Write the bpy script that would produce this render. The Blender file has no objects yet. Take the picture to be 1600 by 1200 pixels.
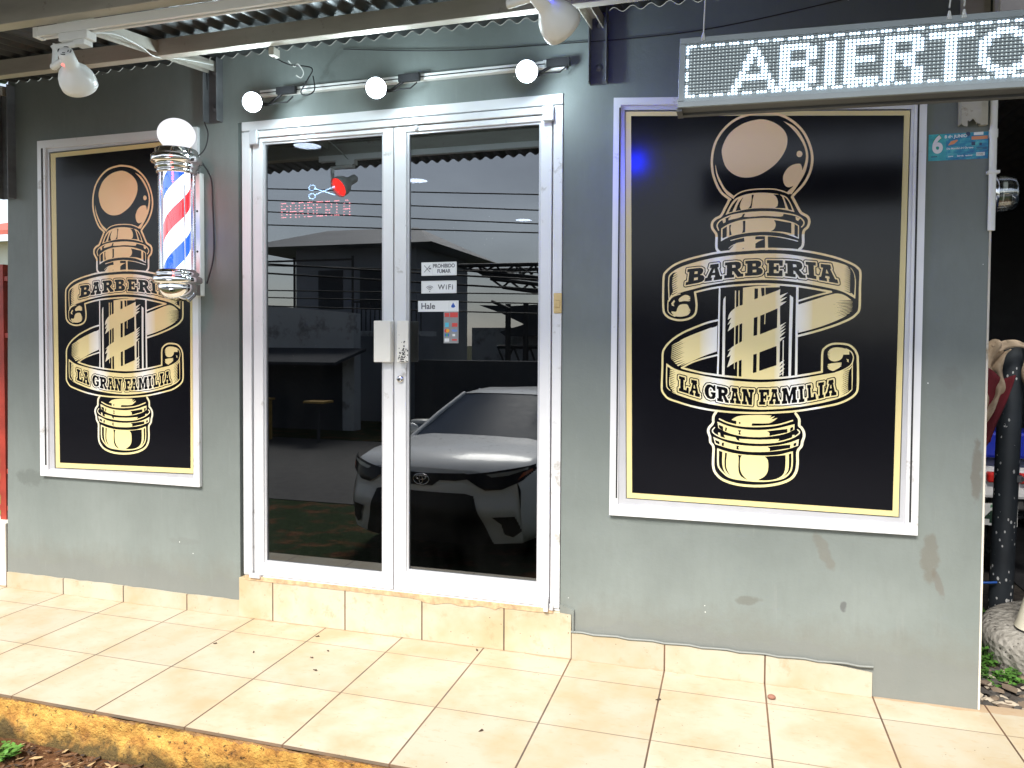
import bpy, math, random
import numpy as np
from mathutils import Vector, Matrix
from mathutils.geometry import tessellate_polygon
random.seed(7)
R = math.radians
sc = bpy.context.scene
# ------------------------------------------------------------------ camera
cam = bpy.data.cameras.new('camera'); co = bpy.data.objects.new('camera', cam); sc.collection.objects.link(co)
cam.lens = 26.3731; cam.sensor_width = 36; cam.shift_x = 0.00276; cam.shift_y = -0.0199; cam.clip_start = .05; cam.clip_end = 800
def cam_basis(yaw, pitch, roll):
    cy, sy = math.cos(yaw), math.sin(yaw)
    f = Vector((-sy*math.cos(pitch), cy*math.cos(pitch), -math.sin(pitch))); r = Vector((cy, sy, 0)); u = r.cross(f)
    return r*math.cos(roll)+u*math.sin(roll), -r*math.sin(roll)+u*math.cos(roll), f
r_, u_, f_ = cam_basis(0.287932479, 0.0294539, 0.0052999)
co.matrix_world = Matrix(((r_.x, u_.x, -f_.x, 2.25282718), (r_.y, u_.y, -f_.y, -3.18483363), (r_.z, u_.z, -f_.z, 1.38121775), (0, 0, 0, 1)))
sc.camera = co
# ------------------------------------------------------------------ sky, sun, exposure
SUN_EL, SUN_ROT = R(50), R(190)
w = bpy.data.worlds.new('World'); sc.world = w; w.use_nodes = True
nt = w.node_tree; bg = nt.nodes['Background']; sk = nt.nodes.new('ShaderNodeTexSky'); sk.sky_type = 'NISHITA'
sk.sun_disc = False; sk.sun_elevation = SUN_EL; sk.sun_rotation = SUN_ROT; sk.air_density = 1.0; sk.dust_density = .8; sk.ozone_density = 1.2
hs = nt.nodes.new('ShaderNodeHueSaturation'); hs.inputs['Saturation'].default_value = .5; tc = nt.nodes.new('ShaderNodeTexCoord'); cn0 = nt.nodes.new('ShaderNodeTexNoise'); cn0.inputs['Scale'].default_value = 4; cn0.inputs['Detail'].default_value = 6; mp0 = nt.nodes.new('ShaderNodeMapping'); mp0.inputs['Scale'].default_value = (1, 1, 2.6); nt.links.new(tc.outputs['Generated'], mp0.inputs[0]); nt.links.new(mp0.outputs[0], cn0.inputs['Vector'])
cr0 = nt.nodes.new('ShaderNodeValToRGB'); cr0.color_ramp.elements[0].position = .35; cr0.color_ramp.elements[0].color = (.74, .75, .78, 1); cr0.color_ramp.elements[1].position = .65; cr0.color_ramp.elements[1].color = (1.0, 1.0, 1.0, 1); nt.links.new(cn0.outputs['Fac'], cr0.inputs[0])
mx0 = nt.nodes.new('ShaderNodeMix'); mx0.data_type = 'RGBA'; mx0.blend_type = 'MULTIPLY'; mx0.inputs[0].default_value = 1; nt.links.new(sk.outputs[0], mx0.inputs[6]); nt.links.new(cr0.outputs[0], mx0.inputs[7]); nt.links.new(mx0.outputs[2], hs.inputs['Color']); nt.links.new(hs.outputs[0], bg.inputs[0]); bg.inputs[1].default_value = 0.085
sl = bpy.data.lights.new('sun', 'SUN'); sl.energy = 2.9; sl.angle = R(26); sl.color = (1, .95, .87)
so = bpy.data.objects.new('sun', sl); sc.collection.objects.link(so)
sd_ = Vector((math.sin(SUN_ROT)*math.cos(SUN_EL), math.cos(SUN_ROT)*math.cos(SUN_EL), math.sin(SUN_EL)))
so.rotation_euler = sd_.to_track_quat('Z', 'Y').to_euler()
vs = sc.view_settings; vs.view_transform = 'Standard'; vs.look = 'None'; vs.gamma = 1; vs.exposure = 1.85
sc.cycles.max_bounces = 8; sc.cycles.transparent_max_bounces = 12; sc.cycles.use_denoising = True
# ------------------------------------------------------------------ helpers
C = sc.collection
ORG = {}
class MB:
    def __init__(s): s.v = []; s.f = []; s.m = []; s.sm = []
    def add(s, vs_, fs, m=0, smooth=False):
        b = len(s.v); s.v += [tuple(v) for v in vs_]
        for f in fs: s.f.append([b+i for i in f]); s.m.append(m); s.sm.append(smooth)
        return s
    def box(s, x0, x1, y0, y1, z0, z1, m=0, M=None):
        if x0 > x1: x0, x1 = x1, x0
        vs_ = [Vector((x, y, z)) for z in (z0, z1) for y in (y0, y1) for x in (x0, x1)]
        if M: vs_ = [M @ v for v in vs_]
        return s.add(vs_, [(0, 2, 3, 1), (4, 5, 7, 6), (0, 1, 5, 4), (2, 6, 7, 3), (0, 4, 6, 2), (1, 3, 7, 5)], m)
    def tube(s, pts, r, seg=8, m=0, r2=None, cap=True):
        pts = [Vector(p) for p in pts]; n = len(pts); vs_ = []; up = None
        for i, p in enumerate(pts):
            d = (pts[min(i+1, n-1)]-pts[max(i-1, 0)]).normalized()
            if up is None: up = Vector((0, 0, 1)) if abs(d.z) < .9 else Vector((1, 0, 0))
            a = d.cross(up)
            a = a.normalized() if a.length > 1e-6 else Vector((1, 0, 0)); b = a.cross(d).normalized(); up = b
            rr = r if r2 is None else r+(r2-r)*i/(n-1)
            if isinstance(r, (list, tuple)): rr = r[i]
            for k in range(seg):
                t = 2*math.pi*k/seg; vs_.append(p+a*math.cos(t)*rr+b*math.sin(t)*rr)
        fs = [(i*seg+k, i*seg+(k+1) % seg, (i+1)*seg+(k+1) % seg, (i+1)*seg+k) for i in range(n-1) for k in range(seg)]
        s.add(vs_, fs, m, True)
        if cap: s.add(vs_[:seg], [tuple(range(seg))[::-1]], m); s.add(vs_[-seg:], [tuple(range(seg))], m)
        return s
    def lathe(s, prof, o=(0, 0, 0), ax=(0, 0, 1), seg=28, m=0, sc_=(1, 1)):
        o = Vector(o); ax = Vector(ax).normalized(); a = ax.orthogonal().normalized(); b = ax.cross(a)
        vs_ = [o+ax*z+(a*math.cos(2*math.pi*k/seg)*sc_[0]+b*math.sin(2*math.pi*k/seg)*sc_[1])*max(r, 1e-5) for r, z in prof for k in range(seg)]
        fs = [(i*seg+k, i*seg+(k+1) % seg, (i+1)*seg+(k+1) % seg, (i+1)*seg+k) for i in range(len(prof)-1) for k in range(seg)]
        return s.add(vs_, fs, m, True)
    def prism(s, poly, fn, t, m=0):
        """poly 2D -> fn(u,v,depth) ; front at 0, back at t"""
        n = len(poly); A = [fn(u, v, 0) for u, v in poly]; B = [fn(u, v, t) for u, v in poly]
        tr = tessellate_polygon([[Vector((u, v, 0)) for u, v in poly]])
        s.add(A, [tuple(x) for x in tr], m); s.add(B, [tuple(x)[::-1] for x in tr], m)
        s.add(A+B, [(i, (i+1) % n, n+(i+1) % n, n+i) for i in range(n)], m)
        return s
    def sphere(s, c, r, m=0, seg=20, rings=12, sq=(1, 1, 1)):
        prof = [(r*math.sin(math.pi*i/rings), -r*math.cos(math.pi*i/rings)) for i in range(rings+1)]
        b = len(s.v); s.lathe(prof, (0, 0, 0), (0, 0, 1), seg, m)
        for i in range(b, len(s.v)):
            x, y, z = s.v[i]; s.v[i] = (c[0]+x*sq[0], c[1]+y*sq[1], c[2]+z*sq[2])
        return s
    def text(s, txt, size, fn, ex=.001, m=0, bold=0.0, align='CENTER', sx=1.0, space=1.0):
        c = bpy.data.curves.new('t', 'FONT'); c.body = txt; c.size = size; c.extrude = ex; c.offset = bold; c.align_x = align; c.align_y = 'CENTER'; c.space_character = space
        o = bpy.data.objects.new('t', c); C.objects.link(o)
        me = bpy.data.meshes.new_from_object(o.evaluated_get(bpy.context.evaluated_depsgraph_get()))
        s.add([fn(v.co.x*sx, v.co.y, v.co.z) for v in me.vertices], [tuple(p.vertices) for p in me.polygons], m)
        bpy.data.objects.remove(o); bpy.data.curves.remove(c); bpy.data.meshes.remove(me)
        return s
def obj(name, mb, mats, parent=None, bevel=0, loc=None, fix=True):
    me = bpy.data.meshes.new(name)
    org = Vector(loc) if loc else (ORG[parent.name] if parent else Vector((0, 0, 0)))
    me.from_pydata([tuple(Vector(v)-org) for v in mb.v], [], mb.f)
    if not isinstance(mats, (list, tuple)): mats = [mats]
    for m in mats: me.materials.append(m)
    me.polygons.foreach_set('material_index', mb.m); me.polygons.foreach_set('use_smooth', mb.sm)
    me.validate(); me.update()
    if fix and len(mb.f) < 20000:
        import bmesh
        bm = bmesh.new(); bm.from_mesh(me); bmesh.ops.recalc_face_normals(bm, faces=bm.faces); bm.to_mesh(me); bm.free()
    o = bpy.data.objects.new(name, me); C.objects.link(o)
    if parent: o.parent = parent
    else: o.location = org
    ORG[o.name] = org
    if bevel:
        b = o.modifiers.new('b', 'BEVEL'); b.width = bevel; b.segments = 2; b.limit_method = 'ANGLE'; b.angle_limit = R(40)
    return o
def objs(name, mbs, mats, parent=None, bevel=0, **kw):
    return [obj(name, m, mats, parent, bevel, **kw) for m in mbs]
def tag(o, label=None, cat=None, group=None, kind=None):
    if label: o['label'] = label
    if cat: o['category'] = cat
    if group: o['group'] = group
    if kind: o['kind'] = kind
    return o
def thing(name, label, cat, loc, group=None):
    o = bpy.data.objects.new(name, None); o.empty_display_size = .1; C.objects.link(o); o.location = loc; ORG[o.name] = Vector(loc)
    return tag(o, label, cat, group)
def dup(o, loc, label=None, group=None, rz=0):
    c = o.copy(); C.objects.link(c); c.location = loc; c.rotation_euler = (0, 0, rz); ORG[c.name] = Vector(loc)
    if label: c['label'] = label
    def rec(src, dst):
        for ch in [k for k in C.objects if k.parent == src]:
            d = ch.copy(); C.objects.link(d); d.parent = dst; rec(ch, d)
    rec(o, c)
    return c
XZ = lambda y: (lambda u, v, d: Vector((u, y+d, v)))
# ------------------------------------------------------------------ materials
class NT:
    def __init__(s, name):
        s.m = bpy.data.materials.new(name); s.m.use_nodes = True; s.t = s.m.node_tree; s.b = s.t.nodes['Principled BSDF']; s._co = None
    def n(s, ty, **kw):
        k = s.t.nodes.new('ShaderNode'+ty)
        for a, v in kw.items(): setattr(k, a, v)
        return k
    def link(s, a, b): s.t.links.new(a, b)
    def set(s, inp, v):
        if hasattr(v, 'links') or isinstance(v, bpy.types.NodeSocket): s.link(v, inp)
        else: inp.default_value = v
    def co(s):
        if not s._co: s._co = s.n('TexCoord').outputs['Object']
        return s._co
    def noise(s, scale, det=4, rough=.55, vec=None, stretch=None):
        k = s.n('TexNoise'); k.inputs['Scale'].default_value = scale; k.inputs['Detail'].default_value = det; k.inputs['Roughness'].default_value = rough
        v = vec or s.co()
        if stretch:
            mp = s.n('Mapping'); mp.inputs['Scale'].default_value = stretch; s.link(v, mp.inputs[0]); v = mp.outputs[0]
        s.link(v, k.inputs['Vector']); return k.outputs['Fac']
    def ramp(s, fac, stops, interp='LINEAR'):
        k = s.n('ValToRGB'); k.color_ramp.interpolation = interp; e = k.color_ramp.elements
        while len(e) < len(stops): e.new(1)
        for i, (p_, c_) in enumerate(stops): e[i].position = p_; e[i].color = (*c_, 1) if len(c_) == 3 else c_
        s.link(fac, k.inputs[0]); return k.outputs[0]
    def math(s, op, a, b=None, c=None, clamp=False):
        k = s.n('Math', operation=op, use_clamp=clamp); s.set(k.inputs[0], a)
        if b is not None: s.set(k.inputs[1], b)
        if c is not None: s.set(k.inputs[2], c)
        return k.outputs[0]
    def mix(s, f, a, b, blend='MIX'):
        k = s.n('Mix', data_type='RGBA', blend_type=blend); s.set(k.inputs[0], f)
        for i, v in ((6, a), (7, b)):
            if isinstance(v, tuple) and len(v) == 3: v = (*v, 1)
            s.set(k.inputs[i], v)
        return k.outputs[2]
    def xyz(s, v=None):
        k = s.n('SeparateXYZ'); s.link(v or s.co(), k.inputs[0]); return k.outputs
    def bump(s, h, st=.3, d=.01):
        k = s.n('Bump'); k.inputs['Strength'].default_value = st; k.inputs['Distance'].default_value = d; s.link(h, k.inputs['Height']); s.link(k.outputs[0], s.b.inputs['Normal'])
    def P(s, **kw):
        for k, v in kw.items():
            k = k.replace('_', ' ')
            if isinstance(v, tuple) and len(v) == 3: v = (*v, 1)
            s.set(s.b.inputs[k], v)
        return s
def S3(v): return (v, v, v)
def plain(name, col, rough=.5, metal=0.0, var=.12, sc_=8, bump=0.0, bs=60, dirt=None, dirt_s=3.0, dirt_t=.62, coat=0, spec=.5):
    t = NT(name); c1 = tuple(max(0, c*(1-var)) for c in col); c2 = tuple(min(1, c*(1+var)) for c in col)
    c = t.ramp(t.noise(sc_), [(.3, c1), (.7, c2)])
    if dirt: c = t.mix(t.ramp(t.noise(dirt_s, 8, .7), [(dirt_t, S3(0)), (dirt_t+.08, S3(1))]), c, dirt)
    t.P(Base_Color=c, Roughness=t.math('MULTIPLY_ADD', t.noise(sc_*2.3), .2, rough-.1), Metallic=metal, Coat_Weight=coat, Specular_IOR_Level=spec)
    if bump: t.bump(t.noise(bs, 5), bump, .004)
    return t.m
def emit(name, col, st):
    t = NT(name); t.P(Base_Color=(.02, .02, .02), Emission_Color=col, Emission_Strength=st, Roughness=.3); return t.m
# ---- surfaces
def wall_mat():
    t = NT('grey_render'); x, y, z = t.xyz(); x = t.math('ADD', x, .75)
    base = t.ramp(t.noise(1.6, 5), [(.3, (.148, .170, .158)), (.7, (.188, .212, .198))])
    base = t.mix(t.math('MULTIPLY', t.ramp(t.noise(38, 3, .5, stretch=(1, 1, .25)), [(.45, S3(0)), (.75, S3(1))]), .22), base, (.14, .155, .142))
    nz = t.noise(26, 4); nb = t.noise(7, 5)
    sp_ = t.math('MULTIPLY', t.ramp(t.math('MULTIPLY_ADD', t.noise(9, 7, .75), -.35, z), [(.0, S3(1)), (.13, S3(0))]), .35); base = t.mix(sp_, base, (.135, .12, .095))
    low = t.math('MULTIPLY', t.math('LESS_THAN', t.math('ADD', z, t.math('MULTIPLY', nb, .25)), .30), .3)
    base = t.mix(low, base, (.15, .158, .155))
    for (sx, sz, rx, rz, sl, am, colr) in ((2.615, .555, .028, .085, .35, .38, (.13, .105, .075)), (2.99, .56, .035, .10, .0, .45, (.12, .098, .07)), (3.02, .47, .015, .07, .3, .5, (.13, .11, .09)),
            (2.33, .33, .05, .022, -.6, .45, (.10, .09, .07)), (2.69, .345, .014, .026, 0, .7, (.08, .08, .08)), (-1.42, .62, .12, .05, 0, .45, (.09, .10, .09)), (-.42, .35, .10, .02, 0, .2, (.12, .12, .11)), (1.95, .62, .12, .008, .4, .4, (.10, .12, .11)), (3.14, .9, .02, .12, 0, .6, (.11, .09, .07)), (3.05, 1.25, .04, .05, 0, .25, (.13, .13, .12))):
        dx = t.math('DIVIDE', t.math('SUBTRACT', t.math('SUBTRACT', x, sx), t.math('MULTIPLY', t.math('SUBTRACT', sz, z), sl)), rx); dz = t.math('DIVIDE', t.math('SUBTRACT', z, sz), rz)
        d = t.math('ADD', t.math('MULTIPLY', dx, dx), t.math('MULTIPLY', dz, dz))
        d = t.math('ADD', d, t.math('MULTIPLY', t.math('SUBTRACT', nz, .5), 2.6))
        k = t.math('MULTIPLY', t.ramp(t.math('SUBTRACT', 1.2, d), [(.15, S3(0)), (.75, S3(1))]), am)
        base = t.mix(k, base, colr)
    # small chips of white plaster low on the wall and round the openings
    base = t.mix(t.math('MULTIPLY', t.ramp(t.noise(2.6, 7, .68, stretch=(1, 1, .55)), [(.48, S3(0)), (.62, S3(1))]), .2), base, (.12, .135, .125))
    base = t.mix(t.math('MULTIPLY', t.ramp(t.noise(9, 6, .7, stretch=(3, 1, .25)), [(.60, S3(0)), (.70, S3(1))]), .25), base, (.24, .25, .235))
    v = t.n('TexVoronoi'); v.inputs['Scale'].default_value = 26; t.link(t.co(), v.inputs['Vector'])
    ch = t.math('MULTIPLY', t.math('LESS_THAN', v.outputs['Distance'], .07), t.math('GREATER_THAN', t.noise(2.2, 3), .63))
    base = t.mix(t.math('MULTIPLY', ch, .8), base, (.75, .75, .72))
    t.P(Base_Color=base, Roughness=t.math('MULTIPLY_ADD', t.noise(5), .25, .38), Specular_IOR_Level=.4)
    h = t.math('ADD', t.noise(5, 6), t.math('MULTIPLY', t.noise(90, 3), .12)); t.bump(h, .35, .012)
    return t.m
M = {}
M['wall'] = wall_mat()
def tile_mat(name, tx, ox, rows, bright, vertical=False):
    t = NT(name); x, y, z = t.xyz()
    fx = t.math('FRACT', t.math('DIVIDE', t.math('ADD', x, ox), tx)); dx = t.math('MINIMUM', fx, t.math('SUBTRACT', 1, fx)); dx = t.math('MULTIPLY', dx, tx)
    g = t.math('LESS_THAN', dx, .0033)
    ix = t.math('FLOOR', t.math('DIVIDE', t.math('ADD', x, ox), tx)); iy = t.math('FLOOR', t.math('DIVIDE', t.math('ADD', y, .184), .4))
    if not vertical:
        fy = t.math('FRACT', t.math('DIVIDE', t.math('ADD', y, .184), .4)); dy = t.math('MULTIPLY', t.math('MINIMUM', fy, t.math('SUBTRACT', 1, fy)), .4)
        g = t.math('MAXIMUM', g, t.math('MULTIPLY', t.math('LESS_THAN', dy, .0022), .8))
    cb = t.n('CombineXYZ'); t.link(ix, cb.inputs[0]); t.link(iy, cb.inputs[1]); wn = t.n('TexWhiteNoise', noise_dimensions='3D'); t.link(cb.outputs[0], wn.inputs[0])
    c = t.mix(wn.outputs['Value'], tuple(b*.86 for b in bright), bright)
    c = t.mix(t.math('MULTIPLY', t.ramp(t.noise(3.2, 6, .6), [(.42, S3(0)), (.66, S3(1))]), .8), c, tuple(a*b for a, b in zip(bright, (.80, .68, .50))))
    c = t.mix(t.math('MULTIPLY', t.ramp(t.noise(17, 6, .7, stretch=(1, 2.2, 1)), [(.56, S3(0)), (.70, S3(1))]), .55), c, (.30, .21, .11))
    v = t.n('TexVoronoi'); v.inputs['Scale'].default_value = 30; t.link(t.co(), v.inputs['Vector'])
    sp = t.math('MULTIPLY', t.math('LESS_THAN', v.outputs['Distance'], t.math('MULTIPLY', t.noise(4, 2), .13)), t.math('GREATER_THAN', t.noise(2.7, 4), .50))
    c = t.mix(t.math('MULTIPLY', sp, .85), c, (.12, .07, .035))
    edge = t.math('GREATER_THAN', y, t.math('MULTIPLY_ADD', t.noise(14, 4), -.05, .008)) if not vertical else None
    if edge is not None: c = t.mix(t.math('MULTIPLY', edge, .55), c, (.30, .18, .09))
    gc = t.ramp(t.noise(6, 3), [(.35, (.13, .07, .04)), (.65, (.06, .04, .028))])
    c = t.mix(g, c, gc)
    t.P(Base_Color=c, Roughness=t.math('MULTIPLY_ADD', t.noise(6), .25, .32), Specular_IOR_Level=.4)
    t.bump(t.math('ADD', t.math('MULTIPLY', t.math('SUBTRACT', 1, g), .6), t.math('MULTIPLY', t.noise(4, 3), .25)), .35, .002)
    return t.m
M['tile'] = tile_mat('cream_tile', .4, 0, True, (.39, .35, .268))
M['skirt'] = tile_mat('cream_skirting', .4, .75, False, (.41, .375, .29), True)
M['steptile'] = tile_mat('cream_step_tile', .396, .643, False, (.45, .41, .31), True)
def kerb_mat():
    t = NT('old_yellow_kerb'); x, y, z = t.xyz()
    c = t.ramp(t.noise(11, 8, .7), [(.30, (.17, .08, .025)), (.42, (.34, .17, .04)), (.56, (.46, .27, .065)), (.74, (.52, .36, .12))])
    c = t.mix(t.ramp(t.noise(5, 8, .72), [(.55, S3(0)), (.66, S3(1))]), c, (.17, .085, .035))
    c = t.mix(t.ramp(t.noise(40, 4, .7), [(.60, S3(0)), (.66, S3(1))]), c, (.06, .035, .015))
    hz = t.math('MULTIPLY_ADD', t.noise(6, 8, .7), .34, t.math('MULTIPLY', z, 1))
    c = t.mix(t.ramp(hz, [(.015, S3(.9)), (.075, S3(0))]), c, (.05, .040, .018))
    c = t.mix(t.ramp(t.math('MULTIPLY_ADD', t.noise(22, 5, .7), -.05, z), [(0, S3(0)), (1, S3(1))]), c, c)
    c = t.mix(t.math('MULTIPLY', t.math('GREATER_THAN', t.math('MULTIPLY_ADD', t.noise(16, 6, .7), .05, z), .006), .8), c, (.20, .11, .055))
    t.P(Base_Color=c, Roughness=.9, Specular_IOR_Level=.2); t.bump(t.math('ADD', t.noise(18, 8, .7), t.math('MULTIPLY', t.noise(70, 4), .4)), .9, .02); return t.m
M['kerb'] = kerb_mat()
def ground_mat():
    t = NT('red_soil_and_verge'); x, y, z = t.xyz()
    soil = t.ramp(t.noise(14, 8, .7), [(.3, (.035, .016, .008)), (.5, (.10, .045, .018)), (.72, (.20, .10, .045))])
    soil = t.mix(t.ramp(t.noise(60, 4, .7), [(.6, S3(0)), (.68, S3(1))]), soil, (.28, .18, .09))
    gr = t.ramp(t.noise(30, 6, .7), [(.3, (.012, .024, .008)), (.7, (.03, .055, .016))])
    far = t.math('LESS_THAN', t.math('ADD', y, t.math('MULTIPLY', t.noise(1.5, 5), .8)), -1.25)
    c = t.mix(t.math('MULTIPLY', far, t.ramp(t.noise(3, 6), [(.36, S3(0)), (.5, S3(1))])), soil, gr)
    t.P(Base_Color=c, Roughness=.95, Specular_IOR_Level=.15); t.bump(t.noise(25, 8, .7), .9, .03); return t.m
M['soil'] = ground_mat()
def asphalt_mat():
    t = NT('asphalt'); t.P(Base_Color=t.ramp(t.noise(8, 8, .7), [(.3, (.035, .035, .037)), (.7, (.075, .073, .07))]), Roughness=.85); t.bump(t.noise(120, 3), .5, .004); return t.m
M['asphalt'] = asphalt_mat()
M['gravel_floor'] = plain('dark_gravel_bed', (.06, .05, .042), .9, var=.5, sc_=30, bump=.8, bs=50)
M['alu'] = plain('white_aluminium', (.74, .74, .75), .32, .15, var=.03, sc_=3, dirt=(.45, .43, .40), dirt_s=7, dirt_t=.60)
M['alu_in'] = plain('shaded_aluminium_track', (.55, .55, .57), .35, .3, var=.05)  # darker copy of the white aluminium, with shade put into its colour
M['gasket'] = plain('black_rubber', (.015, .015, .016), .6)
M['white_plastic'] = plain('white_plastic', (.80, .80, .77), .35, var=.03, sc_=4)
M['handle'] = plain('cream_white_handle', (.78, .76, .70), .4, var=.02)
M['cement'] = plain('broken_cement', (.42, .28, .16), .9, var=.3, sc_=40, bump=.7)
M['black'] = plain('black_paint', (.012, .012, .014), .45)
M['chrome'] = plain('chrome', (.85, .85, .86), .06, 1.0, var=.02)
M['chrome_shade'] = plain('chrome_edge', (.6, .6, .62), .15, 1.0, var=.05)
M['brass'] = plain('brass_plate', (.62, .45, .22), .35, .8, var=.2)
def steel_mat(name, a, b, rust=.62):
    t = NT(name); c = t.ramp(t.noise(5, 6, .6, stretch=(.4, 1, 2)), [(.3, a), (.7, b)])
    c = t.mix(t.ramp(t.noise(9, 8, .7), [(rust, S3(0)), (rust+.1, S3(1))]), c, (.14, .085, .05))
    t.P(Base_Color=c, Metallic=.25, Roughness=t.math('MULTIPLY_ADD', t.noise(14), .3, .4)); t.bump(t.noise(50, 4), .15, .003); return t.m
M['beam'] = steel_mat('dusty_galvanised_beam', (.36, .335, .28), (.52, .495, .43))
M['beam_dark'] = steel_mat('grey_painted_bracket', (.10, .105, .11), (.16, .165, .17), .7)
def zinc():
    t = NT('weathered_zinc_sheet'); c = t.ramp(t.noise(6, 6, .65, stretch=(1, .25, 1)), [(.3, (.035, .038, .038)), (.7, (.095, .10, .10))])
    c = t.mix(t.ramp(t.noise(3, 8, .7), [(.6, S3(0)), (.72, S3(1))]), c, (.11, .075, .055))
    t.P(Base_Color=c, Metallic=.55, Roughness=t.math('MULTIPLY_ADD', t.noise(10), .3, .3)); return t.m
M['zinc'] = zinc()
def glossy_black(name, col=(.012, .012, .015), r=.17):
    t = NT(name); t.P(Base_Color=col, Roughness=t.math('MULTIPLY_ADD', t.noise(7, 3), .05, r), Specular_IOR_Level=.26, Coat_Weight=.0, Coat_Roughness=.22); t.bump(t.noise(2.2, 2), .06, .02); return t.m
M['vinyl'] = glossy_black('black_vinyl', (.005, .005, .007), .13)
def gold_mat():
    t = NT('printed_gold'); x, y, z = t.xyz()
    g = t.ramp(t.math('MULTIPLY_ADD', z, .62, .5), [(.02, (.80, .71, .34)), (.42, (.84, .70, .33)), (.62, (.90, .66, .32)), (.95, (.94, .66, .33))])  # yellow to orange drift: lighting put into the colour, plus some print gradient
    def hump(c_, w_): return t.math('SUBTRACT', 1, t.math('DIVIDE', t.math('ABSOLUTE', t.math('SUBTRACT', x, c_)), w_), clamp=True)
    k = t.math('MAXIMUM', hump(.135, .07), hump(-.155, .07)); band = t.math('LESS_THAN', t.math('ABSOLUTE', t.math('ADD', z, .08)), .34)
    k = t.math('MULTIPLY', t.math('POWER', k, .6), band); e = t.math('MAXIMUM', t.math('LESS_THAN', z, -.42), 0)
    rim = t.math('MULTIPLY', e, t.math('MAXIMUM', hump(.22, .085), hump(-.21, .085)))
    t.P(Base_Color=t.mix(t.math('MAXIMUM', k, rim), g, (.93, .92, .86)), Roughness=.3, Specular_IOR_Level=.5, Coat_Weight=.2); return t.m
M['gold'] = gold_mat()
M['gold_border'] = (lambda t: (t.P(Base_Color=t.ramp(t.math('MULTIPLY', t.xyz()[2], .42), [(.25, (.72, .60, .28)), (.6, (.80, .59, .27)), (1, (.86, .56, .27))]), Roughness=.3), t.m)[1])(NT('printed_gold_border'))
def glass_mat(name, refl, tint, dust=0.0):
    t = NT(name); g = t.n('BsdfGlossy'); g.inputs['Roughness'].default_value = .0; g.inputs['Color'].default_value = (.93, .97, 1, 1)
    tr = t.n('BsdfTransparent'); tr.inputs['Color'].default_value = (*tint, 1); mx = t.n('MixShader')
    fr = t.n('Fresnel'); fr.inputs['IOR'].default_value = 1.5
    t.set(mx.inputs[0], t.math('MULTIPLY_ADD', fr.outputs[0], .8, refl)); t.link(tr.outputs[0], mx.inputs[1]); t.link(g.outputs[0], mx.inputs[2])
    out = mx.outputs[0]
    if dust:
        df_ = t.n('BsdfDiffuse'); df_.inputs[0].default_value = (.5, .5, .48, 1); m2 = t.n('MixShader'); v = t.n('TexVoronoi'); v.inputs['Scale'].default_value = 42; t.link(t.co(), v.inputs['Vector'])
        sp = t.math('MULTIPLY', t.math('LESS_THAN', v.outputs['Distance'], .05), t.math('GREATER_THAN', t.noise(3, 3), .60))
        d_ = t.math('ADD', t.math('MULTIPLY', sp, .35), t.math('MULTIPLY', t.ramp(t.noise(4, 6, .65, stretch=(1, 1, .5)), [(.4, S3(0)), (.75, S3(1))]), dust))
        t.link(d_, m2.inputs[0]); t.link(out, m2.inputs[1]); t.link(df_.outputs[0], m2.inputs[2]); out = m2.outputs[0]
    t.link(out, t.t.nodes['Material Output'].inputs[0])
    return t.m
M['glass'] = glass_mat('tinted_mirror_glass', .088, (.11, .12, .14), .006)
M['clear'] = glass_mat('clear_glass', .08, (.93, .95, .96))
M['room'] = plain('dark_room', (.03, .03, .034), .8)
M['red_iron'] = plain('red_painted_iron', (.30, .035, .02), .45, var=.25)
M['white_wall'] = plain('old_white_wall', (.60, .56, .48), .9, var=.08, dirt=(.3, .24, .16), dirt_s=4, dirt_t=.6, bump=.3)
M['far_wall'] = plain('far_white_wall', (.50, .52, .54), .85, var=.12, sc_=.8, dirt=(.25, .25, .25), dirt_s=1.2, dirt_t=.55)
M['far_grey'] = plain('far_grey_wall', (.26, .28, .32), .85, var=.15, sc_=.6)
M['far_dark'] = plain('far_dark', (.045, .05, .06), .8)
M['far_roof'] = plain('far_roof', (.20, .21, .23), .6, var=.2, sc_=.5)
M['steel_dark'] = plain('dark_truss_steel', (.02, .021, .024), .6)
M['wire'] = plain('black_cable', (.01, .01, .011), .6)
M['white_cable'] = plain('white_cable', (.6, .6, .57), .5)
M['wood'] = plain('yellow_bench_wood', (.40, .25, .06), .6, var=.3)
M['car_paint'] = plain('white_car_paint', (.88, .89, .90), .3, var=.02, coat=.4)
M['car_dark'] = plain('dark_car_paint', (.02, .02, .024), .2, coat=.8)
M['car_glass'] = plain('car_window', (.035, .05, .08), .4, spec=.08, var=0)
M['tyre'] = plain('tyre_rubber', (.018, .018, .018), .85, bump=.4)
M['lens'] = glossy_black('headlamp_lens', (.03, .03, .035), .06)
M['lens_pale'] = plain('headlamp_reflector', (.45, .45, .42), .2, .3)
M['amber'] = plain('amber_reflector', (.5, .13, .06), .25)
M['grille'] = plain('grille_black', (.012, .012, .014), .55)

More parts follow.
